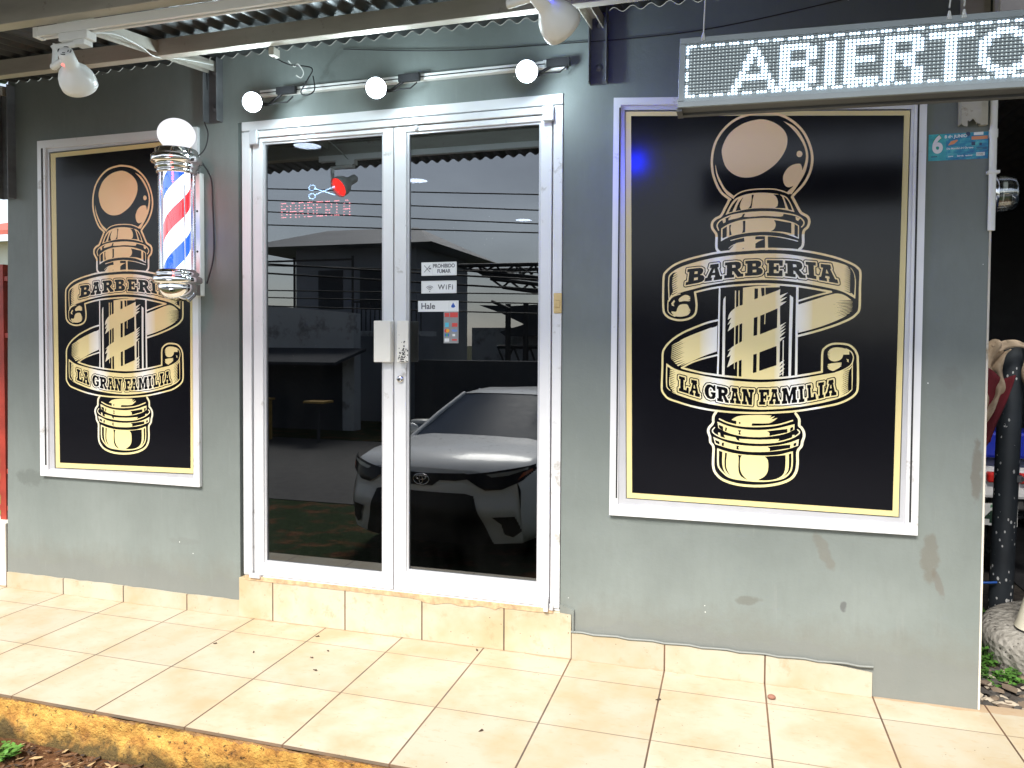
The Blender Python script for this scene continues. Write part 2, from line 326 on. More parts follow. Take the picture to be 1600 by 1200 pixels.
# ================================================================== GROUND
def ground_z(x, y):
    if y > -1.0: return -.16
    a = min(1, (-1.0-y)/2.0); a = a*a*(3-2*a)
    return -.165-.515*a
mb = MB(); xs_ = [-300, -80, -30, -12, -7, -5]+[-4+.25*i for i in range(37)]+[6, 8, 12, 30, 80, 300]; ys_ = [300, 80, 20, 6, 2, 0, -.6, -.9]+[-1.0-.1*i for i in range(32)]+[-5, -8, -20, -80, -300]
rg = random.Random(3)
for y in ys_:
    for x in xs_:
        dz = rg.uniform(-.012, .012) if (-4 < x < 5 and -4 < y < -1.05) else 0
        mb.v.append((x, y, ground_z(x, y)+dz+(.03*math.sin(x*3)*math.sin(y*5) if -3 < y < -1.1 else 0)))
nx_ = len(xs_)
for j in range(len(ys_)-1):
    for i in range(nx_-1): mb.f.append((j*nx_+i, j*nx_+i+1, (j+1)*nx_+i+1, (j+1)*nx_+i)); mb.m.append(0); mb.sm.append(True)
tag(obj('ground', mb, M['soil']), kind='structure')
mb = MB().box(-90, 90, -10.6, -5.2, -.70, -.672); tag(obj('road', mb, M['asphalt']), kind='structure')
# tiled pavement: its top is one sheet, its face an old yellow kerb
tag(obj('pavement', MB().box(-9, 9, -.984, .05, -.010, 0), M['tile']), kind='structure')
mb = MB(); n1, n2 = 260, 14; rk = random.Random(5)
for j in range(n2+1):
    zz = -.0102-(.29)*j/n2
    for i in range(n1+1):
        x = -7+13*i/n1; yy = -.978-.012*math.sin(x*9+j)*.4-rk.uniform(0, .010)-.02*(j/n2)
        mb.v.append((x, yy, zz+(0 if j else 0)))
for j in range(n2):
    for i in range(n1): a = j*(n1+1)+i; mb.f.append((a, a+1, a+n1+2, a+n1+1)); mb.m.append(0); mb.sm.append(True)
mb.box(-7, 6, -.955, -.9, -.3, -.0105)
tag(obj('kerb', mb, M['kerb']), kind='structure')
# ================================================================== BARBER SHOP
shop = thing('barber_shop', 'grey painted barber shop front with mirrored double door and tiled step', 'shop', (0.75, 0, 0))
def quadbox(mb, pts, y0, y1, m=0):   # pts (x,z) of a quadrilateral on the facade
    return mb.prism(pts, lambda u, v, d: Vector((u, y0+d, v)), y1-y0, m)
w_ = MB()
quadbox(w_, [(-1.602, 0), (-.086, 0), (-.086, 2.448), (-1.556, 2.448)], 0, .16)
w_.box(1.549, 3.162, 0, .16, 0, 2.448)
quadbox(w_, [(-1.556, 2.448), (3.162, 2.448), (3.162, 3.5), (-1.535, 3.5)], 0, .16)
w_.box(-.086, 1.549, .03, .16, -.02, .2)
w_.box(-1.6, -1.45, .16, 6, 0, 3.5); w_.box(3.0, 3.155, .16, 6, 0, 3.5); w_.box(-1.45, 3.0, 5.85, 6, 0, 3.5)
obj('wall', w_, M['wall'], shop)
obj('corner_strip', MB().box(3.1625, 3.170, -.003, .10, .0, 2.9), M['white_wall'], shop, .002)
# shop interior
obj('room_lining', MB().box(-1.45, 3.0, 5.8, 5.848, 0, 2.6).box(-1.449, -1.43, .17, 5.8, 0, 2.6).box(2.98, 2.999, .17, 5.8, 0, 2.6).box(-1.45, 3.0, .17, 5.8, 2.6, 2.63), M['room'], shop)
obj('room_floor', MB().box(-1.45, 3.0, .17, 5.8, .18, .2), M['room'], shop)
# skirting and step
sk1 = MB(); ed = []
for i in range(31):
    x = -1.6+(1.514)*i/30; ed.append((x, .086+rk.uniform(-.0025, .0035)-.006*(i/30)))
sk1.prism([(-1.6, 0), (-.086, 0)]+ed[::-1], lambda u, v, d: Vector((u, -.009+d, v)), .012)
ed = []
for i in range(31):
    x = 1.6+1.197*i/30; zt = .115+rk.uniform(-.0015, .002)-(.0 if i < 24 else .022*((i-24)/6)**1.5); ed.append((x, zt))
sk2 = MB(); sk2.prism([(1.6, 0), (2.797, 0)]+ed[::-1], lambda u, v, d: Vector((u, -.009+d, v)), .012)
objs('skirting', [sk1, sk2], M['skirt'], shop)
obj('step', MB().box(-.0865, 1.6, -.011, .029, 0, .199), M['steptile'], shop, .002)
mb = MB(); ed = []
for i in range(60):
    x = -.05+1.57*i/59; k = .004+.004*abs(math.sin(i*1.7))
    if .88 < x < 1.02: k += .014*math.sin((x-.88)/.14*math.pi)+.004
    if 1.02 <= x < 1.28: k += .012*abs(math.sin((x-1.02)/.26*math.pi*1.5))
    ed.append((x, .199-k))
mb.prism([(-.05, .212), (1.52, .212)]+ed[::-1], lambda u, v, d: Vector((u, -.014+d, v)), .01)
obj('threshold_mortar', mb, M['cement'], shop)
mb = MB(); mb.prism([(1.55, .20), (1.602, .196), (1.604, .12), (1.612, .115), (1.612, .215), (1.55, .235)], XZ(-.0125), .0128); obj('mortar_patch', mb, M['wall'], shop)
obj('paint_ridge', MB().tube([(1.6+i*.05, -.009, .119+.003*math.sin(i*2.1)) for i in range(25)], .005, 6), M['wall'], shop)
# wall brackets that carry the awning are parts of the awning (below)
# ---- windows (frame parts); the printed panels in them are posters of their own
def window_frame(name, o, i1, i2, depth, lip):
    """o,i1,i2: outer / inner / innermost quads bl,br,tr,tl on the facade"""
    f = MB()
    def ring(A, B, y0, y1, m=0):
        for k in range(4):
            a, b, c, d = A[k], A[(k+1) % 4], B[(k+1) % 4], B[k]
            quadbox(f, [a, b, c, d], y0, y1, m)
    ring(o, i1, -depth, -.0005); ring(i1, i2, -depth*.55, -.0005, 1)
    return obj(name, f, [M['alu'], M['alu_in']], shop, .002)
RO = [(1.763, .645), (2.943, .650), (2.944, 2.315), (1.766, 2.404)]; RI = [(1.800, .690), (2.899, .688), (2.903, 2.287), (1.796, 2.372)]
RP = [(1.836, .722), (2.877, .716), (2.888, 2.262), (1.814, 2.345)]
window_frame('window_frame', RO, RI, [(1.832, .718), (2.881, .711), (2.892, 2.268), (1.811, 2.352)], .020, 0)
LO = [(-1.337, .640), (-.309, .639), (-.310, 2.441), (-1.329, 2.441)]; LI = [(-1.282, .676), (-.345, .674), (-.343, 2.398), (-1.276, 2.400)]
LP = [(-1.239, .688), (-.356, .704), (-.350, 2.386), (-1.249, 2.372)]
window_frame('window_frame', LO, LI, [(-1.247, .683), (-.35, .698), (-.344, 2.392), (-1.258, 2.379)], .020, 0)
objs('window_track', [MB().box(-1.30, -1.292, -.023, -.0195, .7, 2.4), MB().box(1.79, 1.796, -.023, -.0195, .72, 2.36), MB().box(2.912, 2.918, -.023, -.0195, .7, 2.28)], M['gasket'], shop)
# ---- door
df = obj('door_frame', MB().box(-.062, -.013, -.028, .1, .214, 2.3975).box(1.505, 1.546, -.028, .1, .214, 2.3975).box(-.062, 1.546, -.0285, .1, 2.4025, 2.447).box(-.0125, 1.5045, -.0325, .1, 2.366, 2.3965).box(-.062, 1.546, -.02, .1, .2, .213), M['alu'], shop, .003)
objs('top_pivot', [MB().box(-.005, .04, -.05, -.0325, 2.33, 2.40), MB().box(1.46, 1.51, -.05, -.0325, 2.33, 2.395)], M['alu_in'], df, .004)
obj('latch_plate', MB().box(1.512, 1.548, -.034, -.0285, 1.505, 1.592).box(1.52, 1.54, -.038, -.034, 1.53, 1.56), M['brass'], df, .002)
objs('bottom_pivot', [MB().box(-.02, .04, -.045, -.0285, .206, .228), MB().box(1.478, 1.50, -.05, -.0285, .2, .262), MB().box(1.503, 1.52, -.04, -.0285, .205, .235)], M['alu_in'], df, .003)
def door_leaf(x0, x1, g0, g1, zb, zt, hx0, hx1, lock):
    f = MB(); f.box(x0, g0, -.022, .02, .216, 2.362); f.box(g1, x1, -.022, .02, .216, 2.362); f.box(g0, g1, -.0215, .02, .2165, zb); f.box(g0, g1, -.0215, .02, zt, 2.3615)
    lf = obj('door', f, M['alu'], shop, .0025)
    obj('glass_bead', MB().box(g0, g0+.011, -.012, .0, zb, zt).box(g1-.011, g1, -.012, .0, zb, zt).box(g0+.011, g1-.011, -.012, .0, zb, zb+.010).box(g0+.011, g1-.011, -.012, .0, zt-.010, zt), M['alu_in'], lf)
    obj('glass_pane', MB().box(g0+.003, g1-.003, -.002, .004, zb+.003, zt-.003), M['glass'], lf)
    obj('pull_handle', MB().box(hx0, hx1, -.062, -.056, 1.283, 1.474).box(hx1-.012 if not lock else hx0, hx1 if not lock else hx0+.012, -.056, -.022, 1.283, 1.474), M['handle'], lf, .004)
    if lock: obj('lock', MB().lathe([(0, .012), (.008, .012), (.0155, .010), (.017, 0)], (.785, -.022, 1.205), (0, -1, 0), 20).box(.7835, .7865, -.036, -.034, 1.198, 1.212), M['chrome_shade'], lf)
    return lf
dl = door_leaf(-.004, .747, .049, .697, .280, 2.344, .668, .752, False)
dr = door_leaf(.753, 1.497, .812, 1.449, .306, 2.338, .785, .842, True)
obj('cylinder_bolt', MB().lathe([(0, .004), (.013, .004), (.014, 0)], (.862, -.0215, 2.352), (0, -1, 0), 16), M['alu_in'], dr)
mb = MB(); rr = random.Random(11)
for i in range(60):
    x = .808+rr.gauss(.006, .011); z = 1.318+rr.gauss(0, .026); x = min(max(x, .79), .838); z = max(1.287, z); s_ = rr.uniform(.001, .0035)
    mb.box(x-s_, x+s_, -.0632, -.062, z-s_*.8, z+s_*.9)
obj('worn_paint', mb, M['black'], [c for c in C.objects if c.name.startswith('pull_handle')][-1].parent)
for o_ in (df, dl, dr): o_.location.y += .022
# ================================================================== POSTERS
ART = """S|1|0|9.43|-225,819,-297,882,-347,985,-369,1080,-368,1187,-341,1292,-278,1387,-183,1459,-63,1490,38,1490,150,1463,243,1404,318,1321,368,1214,388,1112,375,1009,330,915,270,847,246,819
S|1|0|9.96|-232,816,-246,784,-265,747,-295,690,-334,669,-361,638,-362,597,-341,561,-327,531,-326,432,-303,399
S|1|0|9.96|245,815,266,775,288,731,313,688,359,657,374,620,363,575,333,537,330,435,304,402
P|1|1|0|-292,1175,-289,1248,-239,1344,-150,1410,-49,1439,39,1435,126,1392,187,1326,203,1254,185,1177,131,1096,57,1035,-30,994,-119,988,-196,1016,-261,1080
P|1|1|0|272,1150,278,1168,292,1174,308,1166,316,1148,309,1130,293,1124,278,1132
P|1|1|0|200,1033,236,1063,279,1073,306,1065,317,1013,309,961,279,918,233,895,202,898,180,930,176,982
P|1|0|0|169,1415,250,1367,306,1292,344,1205,359,1120,341,1011,300,930,240,835,203,853,263,912,299,975,328,1051,342,1128,326,1206,288,1280,232,1355
P|1|0|0|-344,1118,-327,1037,-298,969,-258,900,-190,841,-198,820,-251,860,-304,943,-335,1024
S|1|0|4.98|-199,834,-174,856,-133,876,-66,888,32,889,114,882,179,862,220,842
P|1|0|0|-259,695,-234,752,-204,803,-176,827,-116,850,-50,860,27,860,104,850,174,833,207,814,234,770,265,695,208,712,127,728,34,736,-70,736,-169,720,-242,703
P|0|0|0|-235,712,-220,748,-190,793,-161,821,-181,778,-207,718
P|0|0|0|-181,724,-159,786,-121,836,-140,797,-149,757,-139,728
P|0|0|0|-59,849,-43,845,-51,810,-58,742,-86,738,-69,759,-61,799
P|0|0|0|104,842,152,839,172,816,198,727,119,736,137,750,140,783,126,821
P|0|0|0|181,821,201,806,229,762,247,710,220,718
S|1|0|4.98|-312,575,-324,613,-307,644,-267,669,-203,692,-114,704,-36,708,35,708,128,700,236,679,284,663,316,642,334,616,332,593,318,577
P|1|0|0|-233,670,-202,689,-122,702,-134,676,-158,667,-224,654,-236,650
P|1|0|0|-119,674,-105,703,-36,708,35,709,160,697,183,683,178,669,161,664,35,675,-80,671
P|1|0|0|-283,655,-257,666,-257,638,-275,628
P|1|0|0|271,661,307,642,291,624,276,635
P|1|0|0|-291,588,-241,618,-174,642,-91,656,36,659,128,650,209,632,274,607,299,588,300,484,238,511,157,536,48,548,-62,546,-172,532,-239,512,-292,483
P|0|0|0|-281,582,-247,603,-248,520,-281,505
P|0|0|0|-229,612,-213,616,-219,586,-209,533,-228,528
P|0|0|0|-124,641,-104,644,-106,550,-129,545,-123,570
P|0|0|0|112,640,242,611,243,529,173,545,89,551,116,570,126,607
P|0|0|0|266,602,291,585,292,496,266,510
S|1|0|3.67|-215,488,-144,505,-67,515,43,517,158,502,239,482,291,466
P|1|0|0|-114,509,-27,516,-27,491,41,490,-0,474,-26,456,-26,410,50,407,-232,394,-227,408,-199,440,-174,465,-110,476
P|0|0|0|-137,411,-114,427,-115,415
P|0|0|0|-27,508,42,508,42,493,-27,492
P|1|0|0|46,515,68,515,70,403,48,403
S|1|0|2.36|-230,426,-208,445,-185,457
S|1|0|8.38|-492,74,-481,6,-478,-47,-490,-105,-536,-141,-613,-154,-691,-136,-734,-98,-746,-45,-748,88,-745,210,-727,247,-680,289,-619,321,-526,351,-424,374,-324,392,-174,406,-26,412,71,413,216,404,311,392,406,374,500,351,593,321,686,279,732,244,749,206,748,92,747,-67,725,-111,684,-146,602,-186,509,-221,416,-251,303,-282
S|1|0|7.86|-492,74,-401,96,-320,111,-220,122,-71,131,27,133,124,128,268,115,373,98,542,64
S|1|0|6.81|542,63,435,36,303,-5
P|1|0|0|-708,199,-685,238,-613,281,-526,311,-373,347,-223,367,-99,374,23,377,169,371,312,349,454,320,594,289,677,250,705,207,718,142,716,8,644,54,574,82,410,120,315,139,172,159,26,166,-121,161,-270,148,-421,121,-523,95,-600,75,-652,52,-703,8
P|0|0|0|-698,199,-672,233,-654,240,-672,198,-676,135,-670,82,-683,55,-696,29
P|0|0|0|642,278,677,247,701,207,711,142,708,33,678,63,677,143,675,232
H|0|10|3.93|-677,217,-678,55,-613,261,-613,86
H|0|12|4.19|676,237,685,53,622,273,620,84
T|BARBERIA|0|0|-553,265,-416,278,-416,159,-569,132;-385,297,-280,308,-278,176,-419,160;-258,312,-127,320,-114,196,-263,183;-101,321,30,324,36,205,-102,199;63,323,183,319,183,191,64,197;199,318,332,305,357,171,201,192;351,304,427,296,434,163,364,178;449,285,562,271,593,127,453,157
P|1|0|0|-683,-370,-621,-329,-544,-289,-417,-237,-311,-197,-313,-409,-414,-447,-516,-495,-619,-542,-687,-498,-693,-439
H|0|10|4.98|-691,-364,-682,-503,-544,-295,-548,-438
H|0|3|4.72|-671,-513,-624,-542,-532,-464,-547,-496
P|0|0|0|-699,-364,-681,-343,-673,-375,-680,-471,-619,-537,-629,-550,-698,-498
P|0|0|0|-366,-215,-316,-199,-313,-203,-351,-216
S|1|0|6.81|-590,-547,-516,-505,-455,-481,-389,-460,-310,-439
S|1|0|7.86|-311,-155,-392,-176,-468,-205,-570,-250,-648,-298,-699,-343,-731,-386,-746,-429,-747,-525,-751,-686,-748,-739,-726,-776,-694,-805,-615,-832,-512,-861,-409,-881,-307,-894,-156,-903,42,-901,236,-886,379,-864,519,-833,612,-808,681,-773,722,-740,743,-699,746,-604,742,-455,737,-425,716,-383,674,-350,604,-340,549,-346,507,-372,487,-412,485,-561
S|1|0|7.86|485,-563,374,-586,279,-603,183,-615,38,-624,-110,-620,-260,-608,-412,-589,-515,-567,-590,-547
P|1|0|0|-716,-511,-645,-556,-567,-580,-463,-601,-361,-620,-235,-638,-110,-650,38,-654,184,-641,327,-618,469,-589,585,-566,654,-546,699,-513,707,-475,709,-605,707,-700,671,-737,588,-777,472,-812,331,-842,187,-863,41,-874,-107,-871,-257,-857,-409,-833,-538,-799,-642,-763,-695,-730,-715,-701
P|0|0|0|-707,-538,-684,-551,-688,-610,-688,-695,-658,-748,-690,-727,-706,-701
P|0|0|0|700,-520,703,-695,684,-713,677,-696,678,-605,684,-550
H|0|13|3.67|-692,-559,-679,-738,-626,-577,-621,-768
H|0|12|3.93|684,-545,682,-711,608,-582,609,-758
T|LAGRANFAMILIA|0|0|-612,-614,-532,-634,-531,-763,-612,-739;-522,-640,-448,-654,-441,-789,-527,-766;-409,-671,-320,-686,-316,-805,-404,-797;-311,-691,-216,-705,-213,-830,-305,-814;-201,-701,-131,-709,-120,-835,-205,-828;-114,-709,-20,-713,-25,-841,-112,-835;17,-712,97,-710,93,-834,20,-836;107,-706,171,-703,181,-826,95,-830;192,-699,303,-683,307,-810,192,-826;314,-680,353,-674,362,-801,320,-810;378,-670,425,-660,449,-781,381,-797;459,-649,503,-640,503,-766,463,-777;528,-631,585,-615,595,-743,511,-760
P|1|0|0|299,-35,412,1,565,49,635,39,700,-12,701,-86,624,-141,509,-193,392,-233,307,-256
H|0|11|3.93|709,-7,706,-96,543,-5,550,-155
P|1|0|0|-615,28,-574,53,-548,50,-528,35,-530,-2,-574,4,-615,-4,-623,12
P|1|1|0|-630,-51,-609,-27,-558,-23,-537,-52,-526,-78,-544,-110,-598,-125,-655,-117,-679,-83,-642,-83
H|0|3|2.36|-525,27,-525,1,-561,41,-558,6
H|0|7|2.36|-522,-36,-526,-110,-558,-28,-552,-99
P|1|0|0|-659,13,-651,2,-664,-19,-656,-40,-677,-32,-680,-14
S|1|0|3.67|-701,3,-683,29,-657,47,-610,62
S|1|0|3.67|-707,8,-708,-72,-686,-104,-650,-123
P|1|0|0|531,-397,559,-375,605,-370,656,-381,681,-400,680,-425,638,-426,627,-456,597,-476,560,-478,534,-462,524,-427
P|1|0|0|530,-500,574,-492,628,-487,624,-521,566,-556,533,-540,524,-523
H|0|7|2.62|519,-402,523,-467,549,-391,553,-457
H|0|4|2.62|519,-500,522,-540,549,-497,554,-532
H|0|3|2.62|632,-491,630,-519,600,-501,603,-526
S|1|0|3.93|656,-381,693,-403,710,-440,704,-485,681,-518,631,-549,585,-567
P|1|0|0|657,-458,680,-465,674,-475,681,-486,664,-478,669,-468
S|1|0|6.81|-297,98,-299,-153,-300,-414,-303,-592
P|1|0|0|-266,14,-250,40,-249,-153,-249,-612,-270,-602,-269,-153
P|1|0|0|240,44,265,23,260,-307,258,-613,239,-614,238,-256
S|1|0|8.91|295,104,295,-155,295,-358,296,-597
P|1|0|0|-115,105,3,119,163,121,171,-256,169,-615,13,-628,-118,-615,-118,-257
P|0|0|0|-27,99,-1,98,-1,21,-28,11
P|0|0|0|22,103,168,106,168,88,28,34
P|0|0|0|-29,-136,-1,-128,-2,-275,-30,-283
P|0|0|0|20,-120,149,-62,148,-216,19,-270
P|0|0|0|-29,-432,-3,-424,-3,-574,-31,-581
P|0|0|0|18,-414,146,-361,148,-515,17,-564
S|1|0|3.41|52,103,53,36
S|1|0|3.41|56,-103,54,-185
P|1|0|0|-108,-29,-168,-52,-217,-101,-231,-153,-201,-132,-233,-195,-206,-174,-230,-247,-180,-210,-106,-174
P|1|0|0|-109,-322,-178,-361,-233,-408,-203,-392,-232,-455,-202,-439,-231,-539,-167,-496,-107,-470
P|1|0|0|144,78,168,91,164,40,226,64,164,9,222,29,165,-16,217,-7,165,-47,146,-52
P|1|0|0|163,-200,218,-170,168,-221,216,-195,166,-246,216,-221,166,-272,216,-246,164,-302,212,-287,165,-333,146,-349
P|1|0|0|148,-523,167,-497,210,-471,168,-528,215,-502,168,-559,211,-537,168,-589,212,-568,164,-605
S|1|0|4.45|-173,80,-173,-55
S|1|0|4.19|-146,80,-145,-44
S|1|0|4.72|-174,-205,-174,-361
S|1|0|4.19|-143,-179,-144,-345
S|1|0|2.62|-174,-496,-174,-548
S|1|0|5.76|-146,-486,-146,-616
S|1|0|4.19|196,-318,197,-594
S|1|0|9.96|-305,-896,-329,-932,-334,-967,-336,-998,-363,-1031,-372,-1062,-365,-1091,-357,-1113,-353,-1153,-330,-1189,-329,-1261,-329,-1347,-309,-1406,-245,-1460,-125,-1491,36,-1492,168,-1468,262,-1425,305,-1367,317,-1296,317,-1199,343,-1156,351,-1117,362,-1078,359,-1039,341,-1007,326,-991,324,-941,298,-898
P|1|0|0|-192,-965,-149,-936,-63,-922,54,-917,118,-919,102,-938,144,-922,113,-951,163,-936,134,-962,95,-982,-30,-987,-34,-1001,-30,-1015,-105,-1010,-153,-997,-153,-972
P|0|0|0|-132,-981,-121,-980,-121,-995,-132,-995
S|1|0|5.76|-285,-961,-213,-991,-105,-1011,29,-1010,161,-993,275,-954
P|1|0|0|-301,-983,-213,-1016,-104,-1036,29,-1039,161,-1020,291,-981,289,-1026,240,-1054,162,-1078,30,-1097,-104,-1094,-212,-1073,-292,-1035
P|0|0|0|-291,-1008,-255,-1021,-255,-1053,-286,-1035
P|0|0|0|-237,-1028,-224,-1031,-230,-1060,-240,-1057
P|0|0|0|-139,-1045,-114,-1048,-123,-1064,-116,-1084,-137,-1079,-128,-1064
P|0|0|0|85,-1046,237,-1022,238,-1050,102,-1084,104,-1061
P|0|0|0|259,-1013,281,-1003,279,-1029,258,-1042
S|1|0|4.72|-323,-1032,-339,-1058,-319,-1086,-239,-1120,-103,-1141,31,-1145,163,-1130,267,-1096,321,-1060,328,-1041,314,-1025
P|1|0|0|-250,-1089,-157,-1106,-141,-1128,-125,-1133,-130,-1116,31,-1117,178,-1105,168,-1126,31,-1142,-157,-1133,-239,-1114
P|1|0|0|-294,-1070,-278,-1075,-274,-1101,-291,-1093
P|1|0|0|276,-1069,292,-1067,293,-1087,272,-1093
P|1|0|0|-333,-1109,-211,-1152,-103,-1168,31,-1170,163,-1156,267,-1126,325,-1099,320,-1152,242,-1184,164,-1202,32,-1217,-102,-1216,-210,-1198,-315,-1169
P|0|0|0|-318,-1133,-284,-1146,-281,-1171,-312,-1157
P|0|0|0|-263,-1154,-245,-1153,-249,-1182,-264,-1178
P|0|0|0|-148,-1173,-128,-1176,-135,-1189,-128,-1206,-148,-1201
P|0|0|0|87,-1172,262,-1146,260,-1174,106,-1207,108,-1185
P|0|0|0|286,-1137,307,-1128,304,-1153,285,-1160
P|1|0|0|-299,-1201,-210,-1227,-102,-1243,32,-1245,164,-1234,281,-1198,282,-1315,266,-1372,220,-1419,141,-1445,35,-1459,-99,-1455,-207,-1437,-268,-1389,-297,-1339
P|0|0|0|-285,-1220,-258,-1229,-258,-1332,-241,-1388,-212,-1419,-257,-1383,-282,-1339
P|0|0|0|-237,-1234,-222,-1237,-228,-1342,-208,-1398,-180,-1433,-224,-1387,-240,-1342
P|0|0|0|-138,-1246,-106,-1251,-118,-1273,-117,-1364,-99,-1409,-60,-1449,-110,-1421,-130,-1376,-131,-1268
P|0|0|0|70,-1251,227,-1232,226,-1335,209,-1391,157,-1428,88,-1443,17,-1446,72,-1410,95,-1364,94,-1280
P|0|0|0|251,-1223,270,-1215,270,-1316,255,-1367,213,-1409,245,-1362,253,-1317"""
GLY={
'B':[[(0,0),(.62,0),(.8,.03),(.91,.12),(.92,.28),(.86,.42),(.74,.48),(.92,.55),(1,.7),(.98,.85),(.88,.96),(.7,1),(0,1),(0,.8),(.12,.8),(.12,.2),(0,.2)],[(.43,.22),(.6,.22),(.6,.37),(.43,.37)],[(.43,.62),(.63,.62),(.63,.78),(.43,.78)]],
'A':[[(.12,0),(.74,0),(.77,.22),(.69,.24),(.88,.78),(1,.78),(1,1),(.52,1),(.52,.8),(.58,.8),(.56,.68),(.36,.68),(.34,.8),(.42,.8),(.42,1),(0,1),(0,.78),(.1,.78),(.26,.22),(.12,.22)],[(.46,.28),(.55,.52),(.39,.52)]],
'R':[[(0,0),(.65,0),(.84,.04),(.93,.15),(.93,.32),(.86,.44),(.72,.52),(.9,.8),(1,.8),(1,1),(.7,1),(.5,.62),(.43,.6),(.43,.8),(.52,.8),(.52,1),(0,1),(0,.8),(.12,.8),(.12,.2),(0,.2)],[(.43,.2),(.6,.22),(.62,.36),(.43,.38)]],
'E':[[(0,0),(1,0),(1,.36),(.8,.36),(.75,.2),(.45,.2),(.45,.4),(.6,.4),(.6,.3),(.75,.3),(.75,.7),(.6,.7),(.6,.6),(.45,.6),(.45,.8),(.75,.8),(.8,.62),(1,.62),(1,1),(0,1),(0,.8),(.12,.8),(.12,.2),(0,.2)]],
'I':[[(0,0),(1,0),(1,.2),(.78,.2),(.78,.8),(1,.8),(1,1),(0,1),(0,.8),(.22,.8),(.22,.2),(0,.2)]],
'L':[[(0,0),(.62,0),(.62,.2),(.48,.2),(.48,.8),(.75,.8),(.8,.6),(1,.6),(1,1),(0,1),(0,.8),(.13,.8),(.13,.2),(0,.2)]],
'G':[[(1,0),(1,.4),(.8,.4),(.72,.25),(.55,.18),(.42,.28),(.38,.5),(.42,.75),(.55,.84),(.68,.78),(.68,.66),(.58,.66),(.58,.5),(1,.5),(1,.8),(.85,.95),(.55,1),(.25,.93),(.06,.72),(0,.5),(.06,.27),(.25,.06),(.5,0),(.7,.03),(.82,.1),(.86,0)]],
'N':[[(0,0),(.42,0),(.68,.55),(.68,.2),(.55,.2),(.55,0),(1,0),(1,.2),(.9,.2),(.9,1),(.62,1),(.34,.42),(.34,.8),(.45,.8),(.45,1),(0,1),(0,.8),(.1,.8),(.1,.2),(0,.2)]],
'F':[[(0,0),(1,0),(1,.4),(.8,.4),(.76,.2),(.48,.2),(.48,.42),(.6,.42),(.6,.34),(.76,.34),(.76,.7),(.6,.7),(.6,.6),(.48,.6),(.48,.8),(.65,.8),(.65,1),(0,1),(0,.8),(.13,.8),(.13,.2),(0,.2)]],
'M':[[(0,0),(.32,0),(.5,.55),(.68,0),(1,0),(1,.2),(.93,.2),(.93,.8),(1,.8),(1,1),(.64,1),(.64,.8),(.7,.8),(.7,.4),(.55,1),(.43,1),(.28,.4),(.28,.8),(.36,.8),(.36,1),(0,1),(0,.8),(.07,.8),(.07,.2),(0,.2)]]}
def smooth(pts,closed,n=5):
    p=np.array(pts,float); N=len(p)
    if N<3: return p
    q=[]
    rng=range(N if closed else N-1)
    for i in rng:
        if closed: a,b,c,d=p[(i-1)%N],p[i],p[(i+1)%N],p[(i+2)%N]
        else: a,b,c,d=p[max(i-1,0)],p[i],p[i+1],p[min(i+2,N-1)]
        for k in range(n):
            t=k/n; q.append(.5*(2*b+(c-a)*t+(2*a-5*b+4*c-d)*t*t+(3*b-a-3*c+d)*t**3))
    if not closed: q.append(p[-1])
    return np.array(q)
def soft(p,n=3):
    p=np.array(p,float); N=len(p); a=p-np.roll(p,1,0); b=np.roll(p,-1,0)-p
    ang=np.abs(np.degrees(np.angle((b[:,0]+1j*b[:,1])/(a[:,0]+1j*a[:,1]+1e-9)))); tg=(a+b)/2; tg[ang>42]=0; q=[]
    for i in range(N):
        j=(i+1)%N; P,Q=p[i],p[j]; L=np.hypot(*(Q-P)); d=Q-P
        m0=tg[i]/(np.hypot(*tg[i])+1e-9)*L if ang[i]<=42 else d; m1=tg[j]/(np.hypot(*tg[j])+1e-9)*L if ang[j]<=42 else d
        for k in range(n):
            t=k/n; q.append((2*t**3-3*t*t+1)*P+(t**3-2*t*t+t)*m0+(-2*t**3+3*t*t)*Q+(t**3-t*t)*m1)
    return np.array(q)
